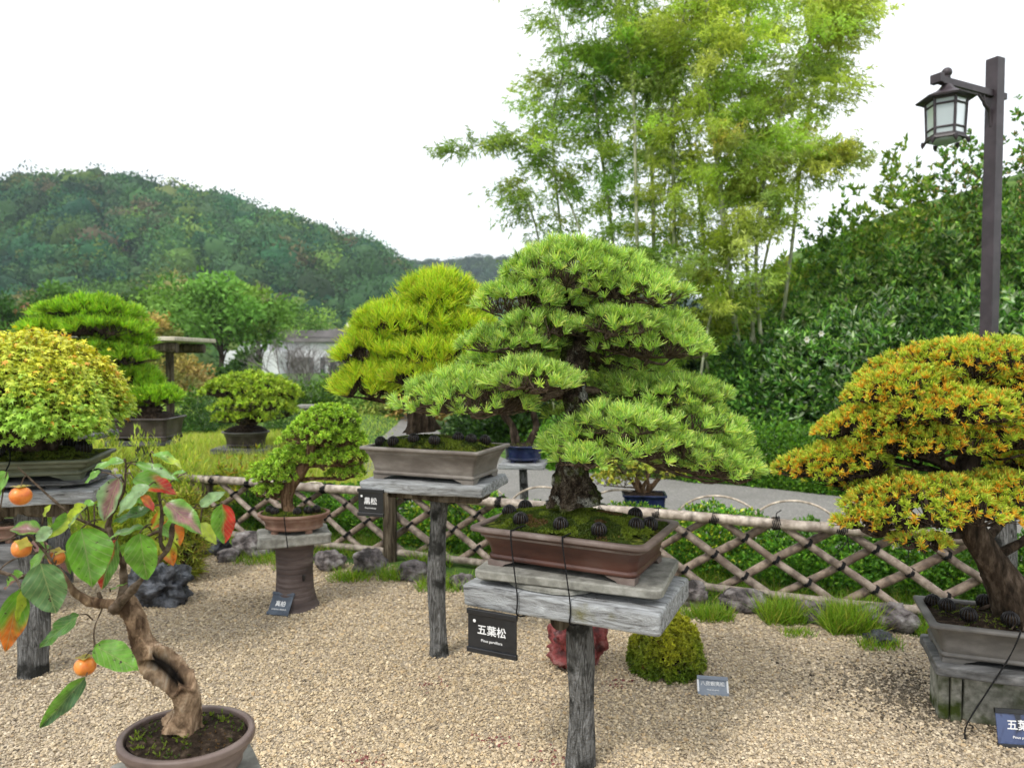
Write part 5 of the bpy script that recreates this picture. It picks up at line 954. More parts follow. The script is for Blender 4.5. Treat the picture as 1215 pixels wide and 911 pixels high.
# low clipped azaleas just behind the fence
for i, s in enumerate((-2.3, -1.6, -.75, -.1, .55, 1.2, 1.85, 2.5, 3.2)):
    c = FX(s) - FN * (.62 + .06 * (i % 3)); c[2] = 0
    bush('azalea_shrub', c, (.50, .36, .35 + .02 * (i % 3)), 4600, .034, .019, (.10, .24, .03), ((.22, .42, .04), (.06, .17, .022)) + (((.50, .56, .05),) if i in (2, 5, 4) else ()), .45,
         'low clipped azalea behind the lattice fence, ' + ['left of the drum juniper', 'right behind the pottery drum', 'behind the fence post', 'behind the tall crooked table post', 'hidden behind the large pine table', 'just right of the big pot, yellow-tinged top', 'in the middle of the right fence section', 'below the yellow-orange tree', 'rightmost, behind the thick fence post'][i], 'azaleas behind the fence', k=5, fill=.35, lumps=.08, stems=14)
for i, (px, yt, d_, w_) in enumerate(((118, 524, 5.75, .30), (168, 528, 5.9, .34), (215, 534, 6.0, .28))):
    c = P(px, 560, d_); c[2] = 0; bush('feathery_shrub', c, (w_, .22, P(px, yt, d_)[2] * .95), 1500, .07, .009, (.42, .52, .07), ((.54, .58, .10), (.25, .40, .05)), .45, 'soft yellow-green feathery shrub beyond the fence, ' + ['left of the dark brown pot', 'right below the dark brown pot', 'right of the dark brown pot'][i], 'feathery shrubs beyond the fence', k=5, fill=.4, lumps=.2, stems=16, up=.9, spread=.7)
# clipped hedge on the far side of the path
for i, (px, d_) in enumerate(((675, 10.0), (760, 9.55), (840, 9.1), (915, 8.75), (990, 8.3), (1070, 7.9), (1160, 7.35), (1270, 6.9))):
    c = P(px, 560, d_); c[2] = 0; bush('hedge_shrub', c, (.66, .50, .66), 4200, .05, .03, (.12, .28, .025), ((.20, .40, .035), (.06, .17, .02)), .5, 'mid-green rounded hedge shrub across the path, ' + ['leftmost, left of the pale culms', 'behind the large pine pot', 'below the leaning bamboo culm', 'between the large pine and the yellow tree', 'behind the tip of the yellow-orange tree', 'behind the middle of the yellow-orange tree', 'left of the lamp post foot', 'rightmost, right of the lamp post foot'][i], 'hedge across the path', k=3, fill=.2, lumps=.10, stems=12)
# evergreen bank on the right
m_bank = [  # px, top y, depth, half-width m, tone, label
    (905, 400, 10.9, 1.0, 0, 'dark evergreen shrub just right of the pale bamboo culms'), (975, 375, 10.6, 1.1, 1, 'glossy green shrub dotted with white flowers, low in the bank'), (1060, 345, 10.2, 1.2, 1, 'glossy broad-leaved shrub left of the lamp post'), (1150, 340, 9.6, 1.0, 0, 'dark shrub directly behind the lamp post'), (1240, 330, 9.2, 1.1, 1, 'broad-leaved shrub at the right edge beyond the post'),
    (935, 318, 12.2, 1.2, 2, 'yellow-green bamboo-like shrub at the low left end of the ridge'), (1010, 262, 12.0, 1.3, 3, 'light green pointed shrub on the ridge left of the lamp'), (1090, 212, 11.6, 1.35, 2, 'yellow-tipped tall shrub on the ridge under the lantern'), (1165, 190, 11.2, 1.3, 4, 'tall dark shrub with reddish shoots behind the lamp post'), (1260, 150, 10.8, 1.5, 4, 'tallest dark shrub with reddish shoots at the right edge')]
m_bank += [(945, 352, 11.3, .9, 5, 'fresh green shrub filling the low left of the bank'), (1010, 318, 11.2, 1.0, 5, 'fresh green shrub midway up the bank above the white flowers'), (1075, 290, 10.9, 1.0, 5, 'fresh green shrub midway up the bank left of the lamp post'), (1135, 268, 10.6, 1.0, 5, 'fresh green shrub midway up the bank just left of the lamp post'), (1215, 250, 10.2, 1.1, 5, 'fresh green shrub midway up the bank right of the lamp post')]
tones = [((.08, .20, .03), ((.18, .35, .055), (.03, .09, .018)), .5), ((.11, .27, .04), ((.26, .48, .08), (.04, .12, .022), (.40, .50, .30)), .6), ((.24, .40, .05), ((.50, .56, .12), (.14, .28, .03)), .5), ((.17, .34, .045), ((.32, .46, .06), (.07, .17, .025)), .5), ((.14, .29, .045), ((.42, .32, .12), (.24, .42, .06), (.06, .14, .025)), .38), ((.12, .26, .04), ((.26, .46, .07), (.05, .14, .025), (.30, .40, .15)), .6)]
for px, ty_, d_, hw, tn, lab in m_bank:
    top = P(px, ty_, d_)[2]; c = P(px, 500, d_); c[2] = 0; col, alt, pa = tones[tn]; big = tn in (1, 4)
    bush('evergreen_shrub' if not tn == 2 else 'leafy_shrub', c, (hw, hw * .8, top * .93), 7000 if d_ < 11 else 9500, (.13 if tn == 1 else .09) if big else .11, (.056 if tn == 1 else .045) if big else .043, col, alt, pa, lab, 'shrubs on the right bank', proto=LEAF if big else KITE, mat='glossy' if big else 'leaf', k=6 if tn < 2 else 8, lumps=.14, fill=.4, ls=4.2, stems=26, up=.45, spread=1.25)
for k, (px, py) in enumerate(((957, 403), (974, 396), (1048, 413), (993, 432), (1000, 436), (988, 430))):
    c = P(px, py, 9.55 + .08 * k); B = MB(); a_ = np.arange(6) * PI / 3; dd = np.column_stack([np.cos(a_), np.full(6, -.5), np.sin(a_)]); scatter(B, BLADE, np.tile(c, (6, 1)), dd, np.tile([0, -1., 0], (6, 1)), .05, np.tile([.8, .8, .76], (6, 1)), width=.045); a2 = rdir(8); scatter(B, NEEDLE, np.tile(c, (8, 1)), a2 * [1, 1, 1] + [0, -1, 0], rdir(8), .025, np.tile([.6, .45, .05], (8, 1)), width=.006)
    tag(B.obj('camellia_flower', M['leaf'], origin=c), 'small white camellia bloom on the right bank, ' + ['upper left one', 'second from the upper left', 'nearest the yellow tree top', 'middle of the lower cluster', 'right of the lower cluster', 'left of the lower cluster'][k], 'flower', 'white camellia flowers')
# bank of earth behind the shrubs
B = MB(); bx_ = np.linspace(1.5, 16, 40); by_ = np.linspace(10.5, 22, 20); X, Y = np.meshgrid(bx_, by_); Z = -.1 + sst(10.3, 13.2, Y) * np.interp(X, [1.5, 3.5, 4.8, 7, 16], [-.1, 1.1, 2.6, 4.3, 7.0]) + .12 * wav(np.stack([X, Y, 0 * X], -1).reshape(-1, 3), 1.2).reshape(X.shape) - .5 * sst(18, 22, Y); V = np.stack([X, Y, Z], -1).reshape(-1, 3); b = (np.arange(19)[:, None] * 40 + np.arange(39)[None]).ravel(); B.add(V, np.stack([b, b + 1, b + 41, b + 40], -1)); tag(B.obj('bank', M['earth'], origin=(8, 15, 0)), kind='structure')
# ================================================================= BAMBOO
def bamboo(pix, d, col, alt, nleaf, label, r=.032, start=.28, blen=.9, base_z=-.1, dens=1.):
    pts = [P(x, y, d + dd) for x, y, dd in pix]; pts[0][2] = base_z; sp = spline(pts, 90); t = thing('bamboo', tuple(pts[0] * [1, 1, 0]), label, 'bamboo', 'bamboo grove')
    B = MB(); L = np.linalg.norm(np.diff(sp, axis=0), axis=1).sum(); q = np.linspace(0, 1, 90); nd = np.arange(0, L, .30); dist = np.abs(q[:, None] * L - nd[None]).min(1)
    cf = lambda a_, t_: np.repeat((1 + .5 * np.exp(-(dist / .05) ** 2))[:, None] * np.array([1, 1, 1])[None], len(a_), 0)
    tube(B, sp, [r * 1.1, r, r * .85, r * .6, r * .25], 9, col=cf); B.obj('culm', M['culm'], t); r_culm = r
    nbr = int((1 - start) * L / .11); u = start + (1 - start) * (np.arange(nbr) + RNG.random(nbr)) / nbr; b0 = np.array([sp[min(int(x * 89), 89)] for x in u]); a = RNG.random(nbr) * 6.28; prof = np.sin(PI * (.12 + .8 * (u - start) / (1 - start))) * .8 + .2
    ln = blen * prof * RNG.uniform(.5, 1.15, nbr); d1 = np.column_stack([np.cos(a), np.sin(a), RNG.uniform(.1, .7, nbr)]); m1 = b0 + nrm(d1) * ln[:, None] * .5; e1 = m1 + nrm(d1 * [1, 1, -.25]) * ln[:, None] * .6 - np.column_stack([0 * ln, 0 * ln, ln * .12])
    B = MB(); prisms(B, b0, m1, .006, .004); prisms(B, m1, e1, .004, .002); B.obj('branch', M['culm'], t)
    # leaf sprays: clustered twiglets along each branch
    ns = max(1, int(nleaf * 1.9 / 7 / nbr)); bi = np.repeat(np.arange(nbr), ns); f = RNG.random(len(bi)) ** .75; base = np.where((f < .5)[:, None], b0[bi] + (m1 - b0)[bi] * (f * 2)[:, None], m1[bi] + (e1 - m1)[bi] * (f * 2 - 1)[:, None]) + RNG.normal(0, .05 + .05 * blen, (len(bi), 3)) * [1, 1, .7]
    out = nrm(nrm(d1[bi]) * [1, 1, .1] + RNG.normal(0, .5, (len(bi), 3)) + [0, 0, -.25]); k = 7; pp = np.repeat(base, k, 0) + np.repeat(out, k, 0) * (RNG.random(len(base) * k) * .13)[:, None]; dd = nrm(np.repeat(out, k, 0) + RNG.normal(0, .55, (len(pp), 3)) + [0, 0, -.35])
    bc = np.repeat(np.repeat(vary(col, nbr, .14, .05, alt, .35), ns, 0), k, 0); c = bc * RNG.uniform(.7, 1.35, (len(pp), 1))
    B = MB(); scatter(B, KITE, pp, dd, rdir(len(pp)), .09 * RNG.uniform(.6, 1.2, len(pp)), c, width=.019); B.obj('foliage', M['bamleaf'], t)
yg, ygA = (.42, .51, .10), ((.54, .60, .15), (.30, .42, .08), (.48, .56, .22)); dg, dgA = (.28, .42, .075), ((.20, .33, .055), (.42, .52, .11))
BL = [([(778, 520, 0), (776, 300, 0), (768, 120, 0), (742, -10, 0), (700, -110, 0)], 12.0, dg, dgA, 15000, 'dark green bamboo whose pale culm shows straight left of centre', .035, .2, 1.0),
      ([(738, 520, 0), (728, 300, 0), (712, 170, 0), (705, 90, 0), (716, 52, 0)], 12.4, dg, dgA, 16000, 'dense dark green bamboo of middle height ending below the frame top', .03, .2, .85),
      ([(690, 520, 0), (668, 300, 0), (655, 150, 0), (668, 70, 0), (640, -60, 0)], 12.2, dg, dgA, 7000, 'slim bamboo with thin upright dark culm at the left of the grove', .022, .3, .75),
      ([(715, 520, 0), (700, 330, 0), (665, 220, 0), (610, 170, -.2), (530, 182, -.4)], 11.6, (.22, .33, .07), dgA, 2600, 'arching bamboo drooping lowest to the left', .018, .45, .42),
      ([(760, 520, 0), (755, 250, 0), (745, 60, 0), (690, -30, -.2), (560, -26, -.4)], 11.5, dg, dgA, 8000, 'bamboo bending left across the top of the frame', .03, .45, .75),
      ([(660, 520, 0), (650, 380, 0), (640, 290, 0), (625, 240, 0), (600, 215, 0)], 12.2, (.25, .33, .09), dgA, 2600, 'short pale bamboo at the far left of the grove', .02, .25, .6),
      ([(800, 520, 0), (800, 300, 0), (800, 120, 0), (815, 0, 0), (850, -120, 0)], 11.6, yg, ygA, 13000, 'yellow-green bamboo straight above the large pine', .032, .25, .95),
      ([(893, 505, 0), (868, 350, 0), (852, 200, 0), (838, 60, 0), (845, -100, 0)], 10.9, yg, ygA, 15000, 'bright bamboo with the thick leaning pale culm', .048, .44, 1.05),
      ([(912, 505, 0), (892, 380, 0), (880, 200, 0), (885, 40, 0), (915, -90, 0)], 11.0, yg, ygA, 14000, 'yellow-green bamboo, left of two thin crossing culms', .028, .44, 1.0),
      ([(930, 505, 0), (898, 350, 0), (910, 200, 0), (955, 60, 0), (1010, -30, 0)], 10.8, yg, ygA, 13000, 'yellow-green bamboo leaning right, right of two thin crossing culms', .028, .44, .95),
      ([(840, 520, 0), (838, 350, 0), (825, 200, 0), (790, 90, 0), (785, 40, 0)], 11.8, yg, ygA, 10000, 'bamboo filling the middle of the grove, culm hidden', .028, .2, .9),
      ([(870, 520, 0), (900, 350, 0), (925, 250, 0), (965, 185, 0), (1000, 195, 0)], 11.0, yg, ygA, 6500, 'short bamboo arching right over the bank', .022, .44, .7),
      ([(820, 520, 0), (835, 420, 0), (850, 350, 0), (870, 300, 0), (880, 260, 0)], 10.6, (.22, .30, .03), ygA, 7000, 'young bamboo low in the grove behind the pine top', .02, .25, .8),
      ([(905, 520, 0), (935, 330, 0), (960, 130, 0), (1000, 20, 0), (1030, -60, 0)], 11.4, yg, ygA, 9000, 'bamboo at the right side of the grove reaching the frame top', .028, .45, .8),
      ([(700, 520, 0), (690, 420, 0), (680, 360, 0), (675, 320, 0), (668, 290, 0)], 11.4, (.16, .25, .04), dgA, 6000, 'low bamboo behind the left shoulder of the large pine', .02, .15, .7),
      ([(770, 520, 0), (765, 440, 0), (760, 380, 0), (765, 330, 0), (770, 300, 0)], 11.2, (.14, .22, .03), dgA, 7000, 'low bamboo right behind the top of the large pine', .02, .12, .8)]
for a_ in BL: bamboo(a_[0], a_[1], a_[2], a_[3], a_[4], a_[5], r=a_[6], start=a_[7], blen=a_[8])
# ================================================================= LAMP POST
lx, ly = P(1173, 415, 7.6)[0], 7.6
lp = thing('street_lamp', (lx, ly, 0), 'dark brown square lamp post with a hanging hexagonal glass lantern', 'street lamp')
def boxm(B, x0, x1, y0, y1, z0, z1, b=.004):
    pr = lambda i, z: np.array([(x0 + i, y0 + i, z), (x1 - i, y0 + i, z), (x1 - i, y1 - i, z), (x0 + i, y1 - i, z)]); loft(B, [pr(b, z0), pr(0, z0 + b), pr(0, z1 - b), pr(b, z1)], smooth=False)
ztop = P(1179, 70, 7.6)[2]
B = MB(); boxm(B, -.062, .062, -.062, .062, 1.5, ztop); V0 = np.array([lx, ly, 0])
RL = math.radians(26)
def put(B): B.v = [v @ rz(RL) + V0 for v in B.v]; return B
put(B).obj('post', M['lampmetal'], lp)
B = MB(); boxm(B, -.085, .085, -.085, .085, -.05, 1.52); boxm(B, -.075, .075, -.075, .075, 1.521, 1.6); put(B).obj('post_sleeve', M['lampmetal'], lp)
za = P(1170, 112, 7.6)[2]
B = MB(); boxm(B, -.93, .17, -.03, .03, za - .04, za + .03); put(B).obj('arm', M['lampmetal'], lp)
B = MB(); boxm(B, -.97, -.91, -.055, .055, za - .045, za + .045); put(B).obj('arm_end', M['lampmetal'], lp)
B = MB(); tube(B, spline([(-.2, 0, za - .04), (-.17, 0, za - .13), (-.10, 0, za - .17), (-.07, 0, za - .24), (-.055, 0, za - .34)], 16), .018, 8); tube(B, spline([(-.24, 0, za - .05), (-.28, 0, za - .04), (-.2, 0, za - .1)], 8), .014, 8); put(B).obj('bracket', M['lampmetal'], lp)
lc = np.array([-.795, 0, 0]); zt_ = za - .05; lan = MB()
hexr = lambda r, z, o=0: np.column_stack([lc[0] + (r := r * .80) * np.cos(np.arange(6) * PI / 3 + o), lc[1] + r * np.sin(np.arange(6) * PI / 3 + o), np.full(6, z)])
B = MB(); loft(B, [hexr(.335, zt_ - .14), hexr(.34, zt_ - .125), hexr(.17, zt_ - .065), hexr(.09, zt_ - .02), hexr(.05, zt_ + .02)], smooth=False); rf = put(B).obj('lantern_roof', M['lampmetal'], lp)
B = MB(); th = np.linspace(0, PI, 9); loft(B, [np.column_stack([lc[0] + .05 * math.sin(q) * np.cos(np.linspace(0, 6.28, 14, endpoint=False)), .05 * math.sin(q) * np.sin(np.linspace(0, 6.28, 14, endpoint=False)), np.full(14, za + .085 - .05 * math.cos(q))]) for q in th]); tube(B, [(lc[0], 0, za + .03), (lc[0], 0, za + .05)], .035, 10); put(B).obj('finial', M['lampmetal'], rf)
B = MB()
z1_, z0_ = zt_ - .14, zt_ - .50; top = hexr(.225, z1_); bot = hexr(.205, z0_)
for k in range(6):
    tube(B, [top[k], bot[k]], .015, 6); j = (k + 1) % 6
    for f_ in (0, .17, .80, 1): tube(B, [top[k] * (1 - f_) + bot[k] * f_, top[j] * (1 - f_) + bot[j] * f_], .011 if 0 < f_ < 1 else .017, 6)
fr_ = put(B).obj('lantern_frame', M['lampmetal'], lp)
for k in range(6):
    B = MB(); j = (k + 1) % 6; ins = .985; pr = lambda s_: [np.array([lc[0], 0, p[2]]) + (p - [lc[0], 0, p[2]]) * s_ for p in (top[k], top[j], bot[j], bot[k])]; V = np.array(pr(.985) + pr(.965)); B.add(V, [[0, 1, 2, 3], [7, 6, 5, 4], [0, 4, 5, 1], [1, 5, 6, 2], [2, 6, 7, 3], [3, 7, 4, 0]], smooth=False); put(B).obj('pane', M['glass'], fr_)
B = MB(); loft(B, [hexr(.19, z0_ - .035), hexr(.235, z0_ - .03), hexr(.225, z0_ - .005), hexr(.18, z0_)], smooth=False, cap0=False)
for k in range(6): q = hexr(.235, z0_ - .03)[k]; o_ = nrm(q - [lc[0], 0, q[2]]); tube(B, [q, q + [o_[0] * .01, o_[1] * .01, -.03], q + [o_[0] * .012, o_[1] * .012, -.06]], [.026, .02, .003], 6)
put(B).obj('lantern_base', M['lampmetal'], lp)
B = MB(); u_ = np.linspace(0, 2 * PI, 20, endpoint=False); loft(B, [np.column_stack([lc[0] + r_ * np.cos(u_), r_ * np.sin(u_), np.full(20, z_)]) for r_, z_ in ((.03, z0_ - .06), (.10, z0_ - .055), (.14, z0_ - .04), (.15, z0_ - .02))]); put(B).obj('diffuser', M['glass'], lp)
B = MB(); tube(B, [(lc[0], 0, z0_ + .02), (lc[0], 0, z1_)], [.05, .08, .08, .05], 14); put(B).obj('lamp_bulb', M['glass'], lp)
# ================================================================= MIDDLE DISTANCE
def tree(px, ytop, d_, rw, col, alt, n, label, name='broadleaf_tree', base=425, trunk=.45, L=.3, group='trees beyond the garden', sp=1.3, pa=.45, air=0, crown_low=.25, mat='far'):
    b = P(px, base, d_); b[2] = 0; H = P(px, ytop, d_)[2]; t = thing(name, tuple(b), label, 'tree', group); B = MB()
    tw_ = H * .022 + .03; top = b + [RNG.normal(0, .03 * H), 0, H * .8]; tr = spline([b, b + [RNG.normal(0, .04 * H), 0, H * .35], top], 14); tube(B, tr, [tw_, tw_ * .7, tw_ * .25], 8, lump=.1, lf=2); cl = []
    m = 11
    for k in range(m):
        a = k * 2.4; f = crown_low + (1 - crown_low) * (k + .5) / m; rr = rw * math.sin(PI * min(.93, .22 + .68 * (f - crown_low) / (1 - crown_low))) * RNG.uniform(.35, .8); e = b + np.array([math.cos(a) * rr, math.sin(a) * rr, H * f * .92]); tube(B, spline([tr[int(f * 9)], (tr[int(f * 9)] + e) / 2 + [0, 0, .05 * H], e], 7), [tw_ * .4, tw_ * .12], 5); cl.append((e, rw * RNG.uniform(.34, .52)))
    B.obj('trunk', M['barkdark'], t); B = MB(); per = n // m
    for e, r_ in cl:
        v = rdir(per); q = e + v * r_ * (RNG.random(per) ** .55)[:, None] * 1.12 * [1, 1, .62] * (1 + .2 * wav(v, 3, e[0]))[:, None]; tint = vary(col, 1, .10, .04, alt, pa)[0]
        dd = nrm(v + RNG.normal(0, .8, (per, 3)) + [0, 0, -.1 if air else .2]); scatter(B, KITE, q, dd, rdir(per), L * RNG.uniform(.6, 1.3, per), tint * RNG.uniform(.7, 1.35, (per, 1)), width=L * .5)
    B.obj('crown', M[mat], t)
grn, grnA = (.08, .16, .03), ((.22, .38, .07), (.11, .23, .04))
T_ = [(262, 328, 34, 2.6, (.17, .33, .06), grnA, 4000, 'tall airy green tree in the middle distance above the flat-domed bonsai', .28), (306, 342, 36, 2.0, (.16, .31, .055), grnA, 2800, 'green tree right of the tall airy tree', .28), (215, 332, 38, 2.5, (.17, .32, .06), grnA, 2800, 'green tree left of the tall airy tree', .28), (350, 362, 62, 3.6, (.10, .21, .05), grnA, 3000, 'rounded green tree left of the white building roof', .3), (170, 345, 40, 2.2, (.07, .13, .03), grnA, 3000, 'green tree behind the wooden shelter', .3),
      (68, 332, 42, 2.0, (.05, .12, .02), grnA, 2600, 'round bright green tree behind the maple top', .3), (30, 362, 38, 1.6, (.25, .12, .06), ((.30, .16, .07), (.12, .12, .04)), 2200, 'small rusty red tree behind the maple', .22), (5, 350, 36, 1.6, (.05, .12, .025), grnA, 2400, 'dark green tree at the left edge', .25), (135, 360, 30, 1.3, (.26, .20, .06), ((.22, .22, .05), (.3, .15, .06)), 2200, 'orange-tinged tree behind the left pine', .2), (185, 372, 24, 1.3, (.36, .29, .08), ((.45, .34, .10), (.22, .24, .06)), 2600, 'yellow-brown shrubby tree beside the shelter', .17),
      (222, 432, 22, 1.0, (.32, .22, .08), ((.24, .20, .07), (.36, .28, .08)), 2200, 'low golden autumn shrub right of the shelter post', .15), (205, 445, 19, .8, (.30, .23, .08), ((.2, .2, .06),), 1800, 'low tan shrub under the shelter', .13), (292, 416, 30, .8, (.05, .11, .02), grnA, 2000, 'dark green shrubby tree in front of the white building', .2), (272, 440, 26, 1.1, (.045, .09, .022), grnA, 2000, 'dark shrub below the airy tree', .2), (410, 440, 30, 1.2, (.04, .10, .02), grnA, 2200, 'dark green tree at the left side of the yellow-green pine', .2),
      (640, 330, 14.5, 1.0, (.10, .17, .03), dgA, 3600, 'light green tree just left of the bamboo grove', .12), (560, 440, 24, 1.6, (.05, .12, .02), grnA, 2600, 'green tree hidden behind the yellow-green pine', .2), (485, 455, 16, 1.1, (.45, .36, .08), ((.30, .32, .06), (.5, .3, .1)), 2600, 'low yellow shrub behind the grey rectangular pot', .12), (435, 462, 15, .7, (.10, .18, .03), dgA, 1500, 'small green shrub left of the grey rectangular pot', .1)]
for i, (px, yt, d_, rw, col, alt, n, lab, L_) in enumerate(T_): tree(px, yt, d_, rw, col, alt, n, lab, L=L_, crown_low=.52 if i < 4 else .25)
for px, yt, d_, rw in ((690, 345, 14.5, 1.6), (760, 350, 14.2, 1.6), (830, 340, 14.2, 1.6), (890, 350, 13.6, 1.4), (620, 440, 13.5, 1.2)):
    c = P(px, 450, d_); c[2] = 0; bush('evergreen_shrub', c, (rw, 1., P(px, yt, d_)[2] * .92), 5200, .12, .05, (.035, .085, .015), ((.07, .15, .02), (.02, .05, .01)), .45, 'dark green thicket shrub behind the bamboo, ' + {690: 'behind the left of the large pine', 760: 'behind the centre of the large pine', 830: 'at the right side of the large pine top', 890: 'behind the leaning culm', 620: 'at the left end, above the round navy pot'}[px], 'thicket behind the bamboo', k=4, ls=4, fill=.35, lumps=.15)
# bare grey shrubs
def bare(px, yt, d_, w_, label):
    b = P(px, 425, d_); b[2] = 0; H = P(px, yt, d_)[2]; t = thing('bare_tree', tuple(b), label, 'tree', 'bare trees by the white building'); B = MB()
    def grow(p, d, L, r, lev):
        e = p + d * L; prisms(B, [p], [e], r, r * .65)
        if lev == 0: return
        for k in range(3 if lev > 1 else 4): grow(p + d * L * RNG.uniform(.5, 1), nrm(d + RNG.normal(0, .36, 3) + [0, 0, .15]), L * RNG.uniform(.55, .8), r * .6, lev - 1)
    for k in range(5): grow(b + [RNG.normal(0, w_ * .25), 0, 0], nrm(np.array([RNG.normal(0, .3), RNG.normal(0, .3), 1])), H * .42, .036, 5)
    B.obj('branches', surf('grey_twigs', [(.3, (.16, .14, .135)), (.7, (.26, .235, .225))], (4, 4, 4), .9, 0, 2), t)
bare(350, 398, 24, 1.0, 'bare grey twiggy tree in front of the white building, left one'); bare(382, 408, 25, .9, 'bare grey twiggy tree in front of the white building, right one')
# white building
d_ = 55; c = P(345, 425, d_); wb = thing('white_building', (c[0], c[1], 0), 'low white building with grey roofs glimpsed between trees in the distance', 'building')
def bxp(name, px0, px1, y0, y1, dd, dep, mat, parent):
    a, b2_ = P(px0, y1, dd), P(px1, y0, dd); B = MB(); boxm(B, a[0], b2_[0], dd, dd + dep, max(a[2], 0) if y1 < 425 else -.1, b2_[2], .02); return B.obj(name, M[mat], parent)
w_ = bxp('wall', 283, 408, 406, 450, 55, 10, 'plaster', wb); bxp('wall', 262, 330, 416, 450, 52, 2.5, 'plaster', wb)
bxp('roof', 276, 412, 401, 405.8, 54.6, 11, 'roofgrey', wb); bxp('roof', 300, 420, 392, 400.5, 60, 8, 'roofgrey', wb); bxp('tower', 302, 313, 393, 420, 53, 1.2, 'plaster', wb)
bxp('gable', 348, 366, 424, 450, 53.5, 1.2, 'roofgrey', wb)
for x_ in (318, 326, 380, 392): bxp('window', x_, x_ + 5, 424, 434, 54.8, .12, 'winglass', wb)
bb = thing('grey_house', (P(395, 425, 70)[0], 70, 0), 'far grey-roofed house with a small white chimney right of the white building', 'building')
bxp('wall', 385, 440, 396, 440, 70, 8, 'plaster', bb); bxp('roof', 380, 445, 390, 395.8, 69, 10, 'roofgrey', bb); bxp('chimney', 411, 415, 383, 389.8, 72, .4, 'plaster', bb)
# hedge by the building
for i, px in enumerate((255, 300, 345, 390, 435)):
    c = P(px, 480, 17 + .3 * i); c[2] = float(gz(c[0], c[1])) * 0 + .2; bush('hedge_shrub', c, (1.1, .6, .55), 1500, .1, .05, (.06, .13, .02), ((.12, .22, .03),), .4, 'dull green hedge shrub at the back of the lawn, ' + ['leftmost of five', 'second from the left', 'middle one', 'second from the right', 'rightmost of five'][i], 'hedge behind the lawn', stems=6)
for i, (px, py, r_, d_) in enumerate(((238, 492, .42, 11.5), (262, 486, .45, 12.5), (228, 503, .30, 10.6), (282, 486, .5, 13.5), (340, 500, .35, 11.5), (362, 506, .3, 10.5))):
    c = P(px, py, d_); c[2] = c[2] - r_ * .4; bush('clipped_shrub', c, (r_, r_, r_ * .75), 900, .05, .025, (.06, .14, .035) if i != 4 else (.09, .19, .04), ((.10, .2, .04),), .4, 'small round blue-green clipped shrub on the lawn, ' + ['left of the flat-domed bonsai', 'just behind the flat-domed bonsai on its left', 'lowest one, near the dark brown pot', 'farthest, right behind the flat-domed bonsai', 'right of the flat-domed bonsai', 'beside the small stone lantern table'][i], 'clipped round shrubs on the lawn', stems=8, lumps=.08)
c = P(366, 492, 11); c[2] = float(gz(c[0], c[1])); sn = thing('stone_table', tuple(c), 'small grey stone pedestal with a flat cap on the lawn', 'stone pedestal')
zc = P(366, 482, 11)[2]; B = MB(); slab(B, (c[0], c[1], 0), .15, .13, zc - .03, zc + .025, 0, .03, .01); B.obj('cap', M['stone'], sn); B = MB(); tube(B, [(c[0], c[1], c[2] - .05), (c[0], c[1], zc - .03)], [.10, .06, .09], 12); B.obj('pedestal', M['stone'], sn)
# shelter
d_ = 10.5; a, b2_ = P(172, 412, d_), P(226, 412, d_); sh = thing('wooden_shelter', (P(178, 425, d_)[0], d_, 0), 'open wooden shelter with pale flat roof boards on a log beam', 'shelter')
zr = P(200, 403, d_)[2]; x0, x1 = P(100, 400, d_)[0], P(226, 400, d_)[0]
B = MB(); boxm(B, x0, x1, d_ - .5, d_ + .9, zr - .03, zr + .03, .01); B.obj('roof', M['board'], sh)
B = MB(); tube(B, [(x0, d_ - .3, zr - .12), (x1 - .06, d_ - .3, zr - .12)], .075, 12, lump=.06, lf=4); B.obj('beam', M['brownwood'], sh)
B = MB(); tube(B, [(x0, d_ + .6, zr - .12), (x1 - .06, d_ + .6, zr - .12)], .075, 12, lump=.06, lf=4); B.obj('beam', M['brownwood'], sh)
for px in (110, 178):
    for yy_ in (-.3, .6): B = MB(); xx_ = P(px, 420, d_)[0]; tube(B, [(xx_, d_ + yy_, -.1), (xx_, d_ + yy_, zr - .19)], .06, 12, lump=.05, lf=5); B.obj('post', M['brownwood'], sh)
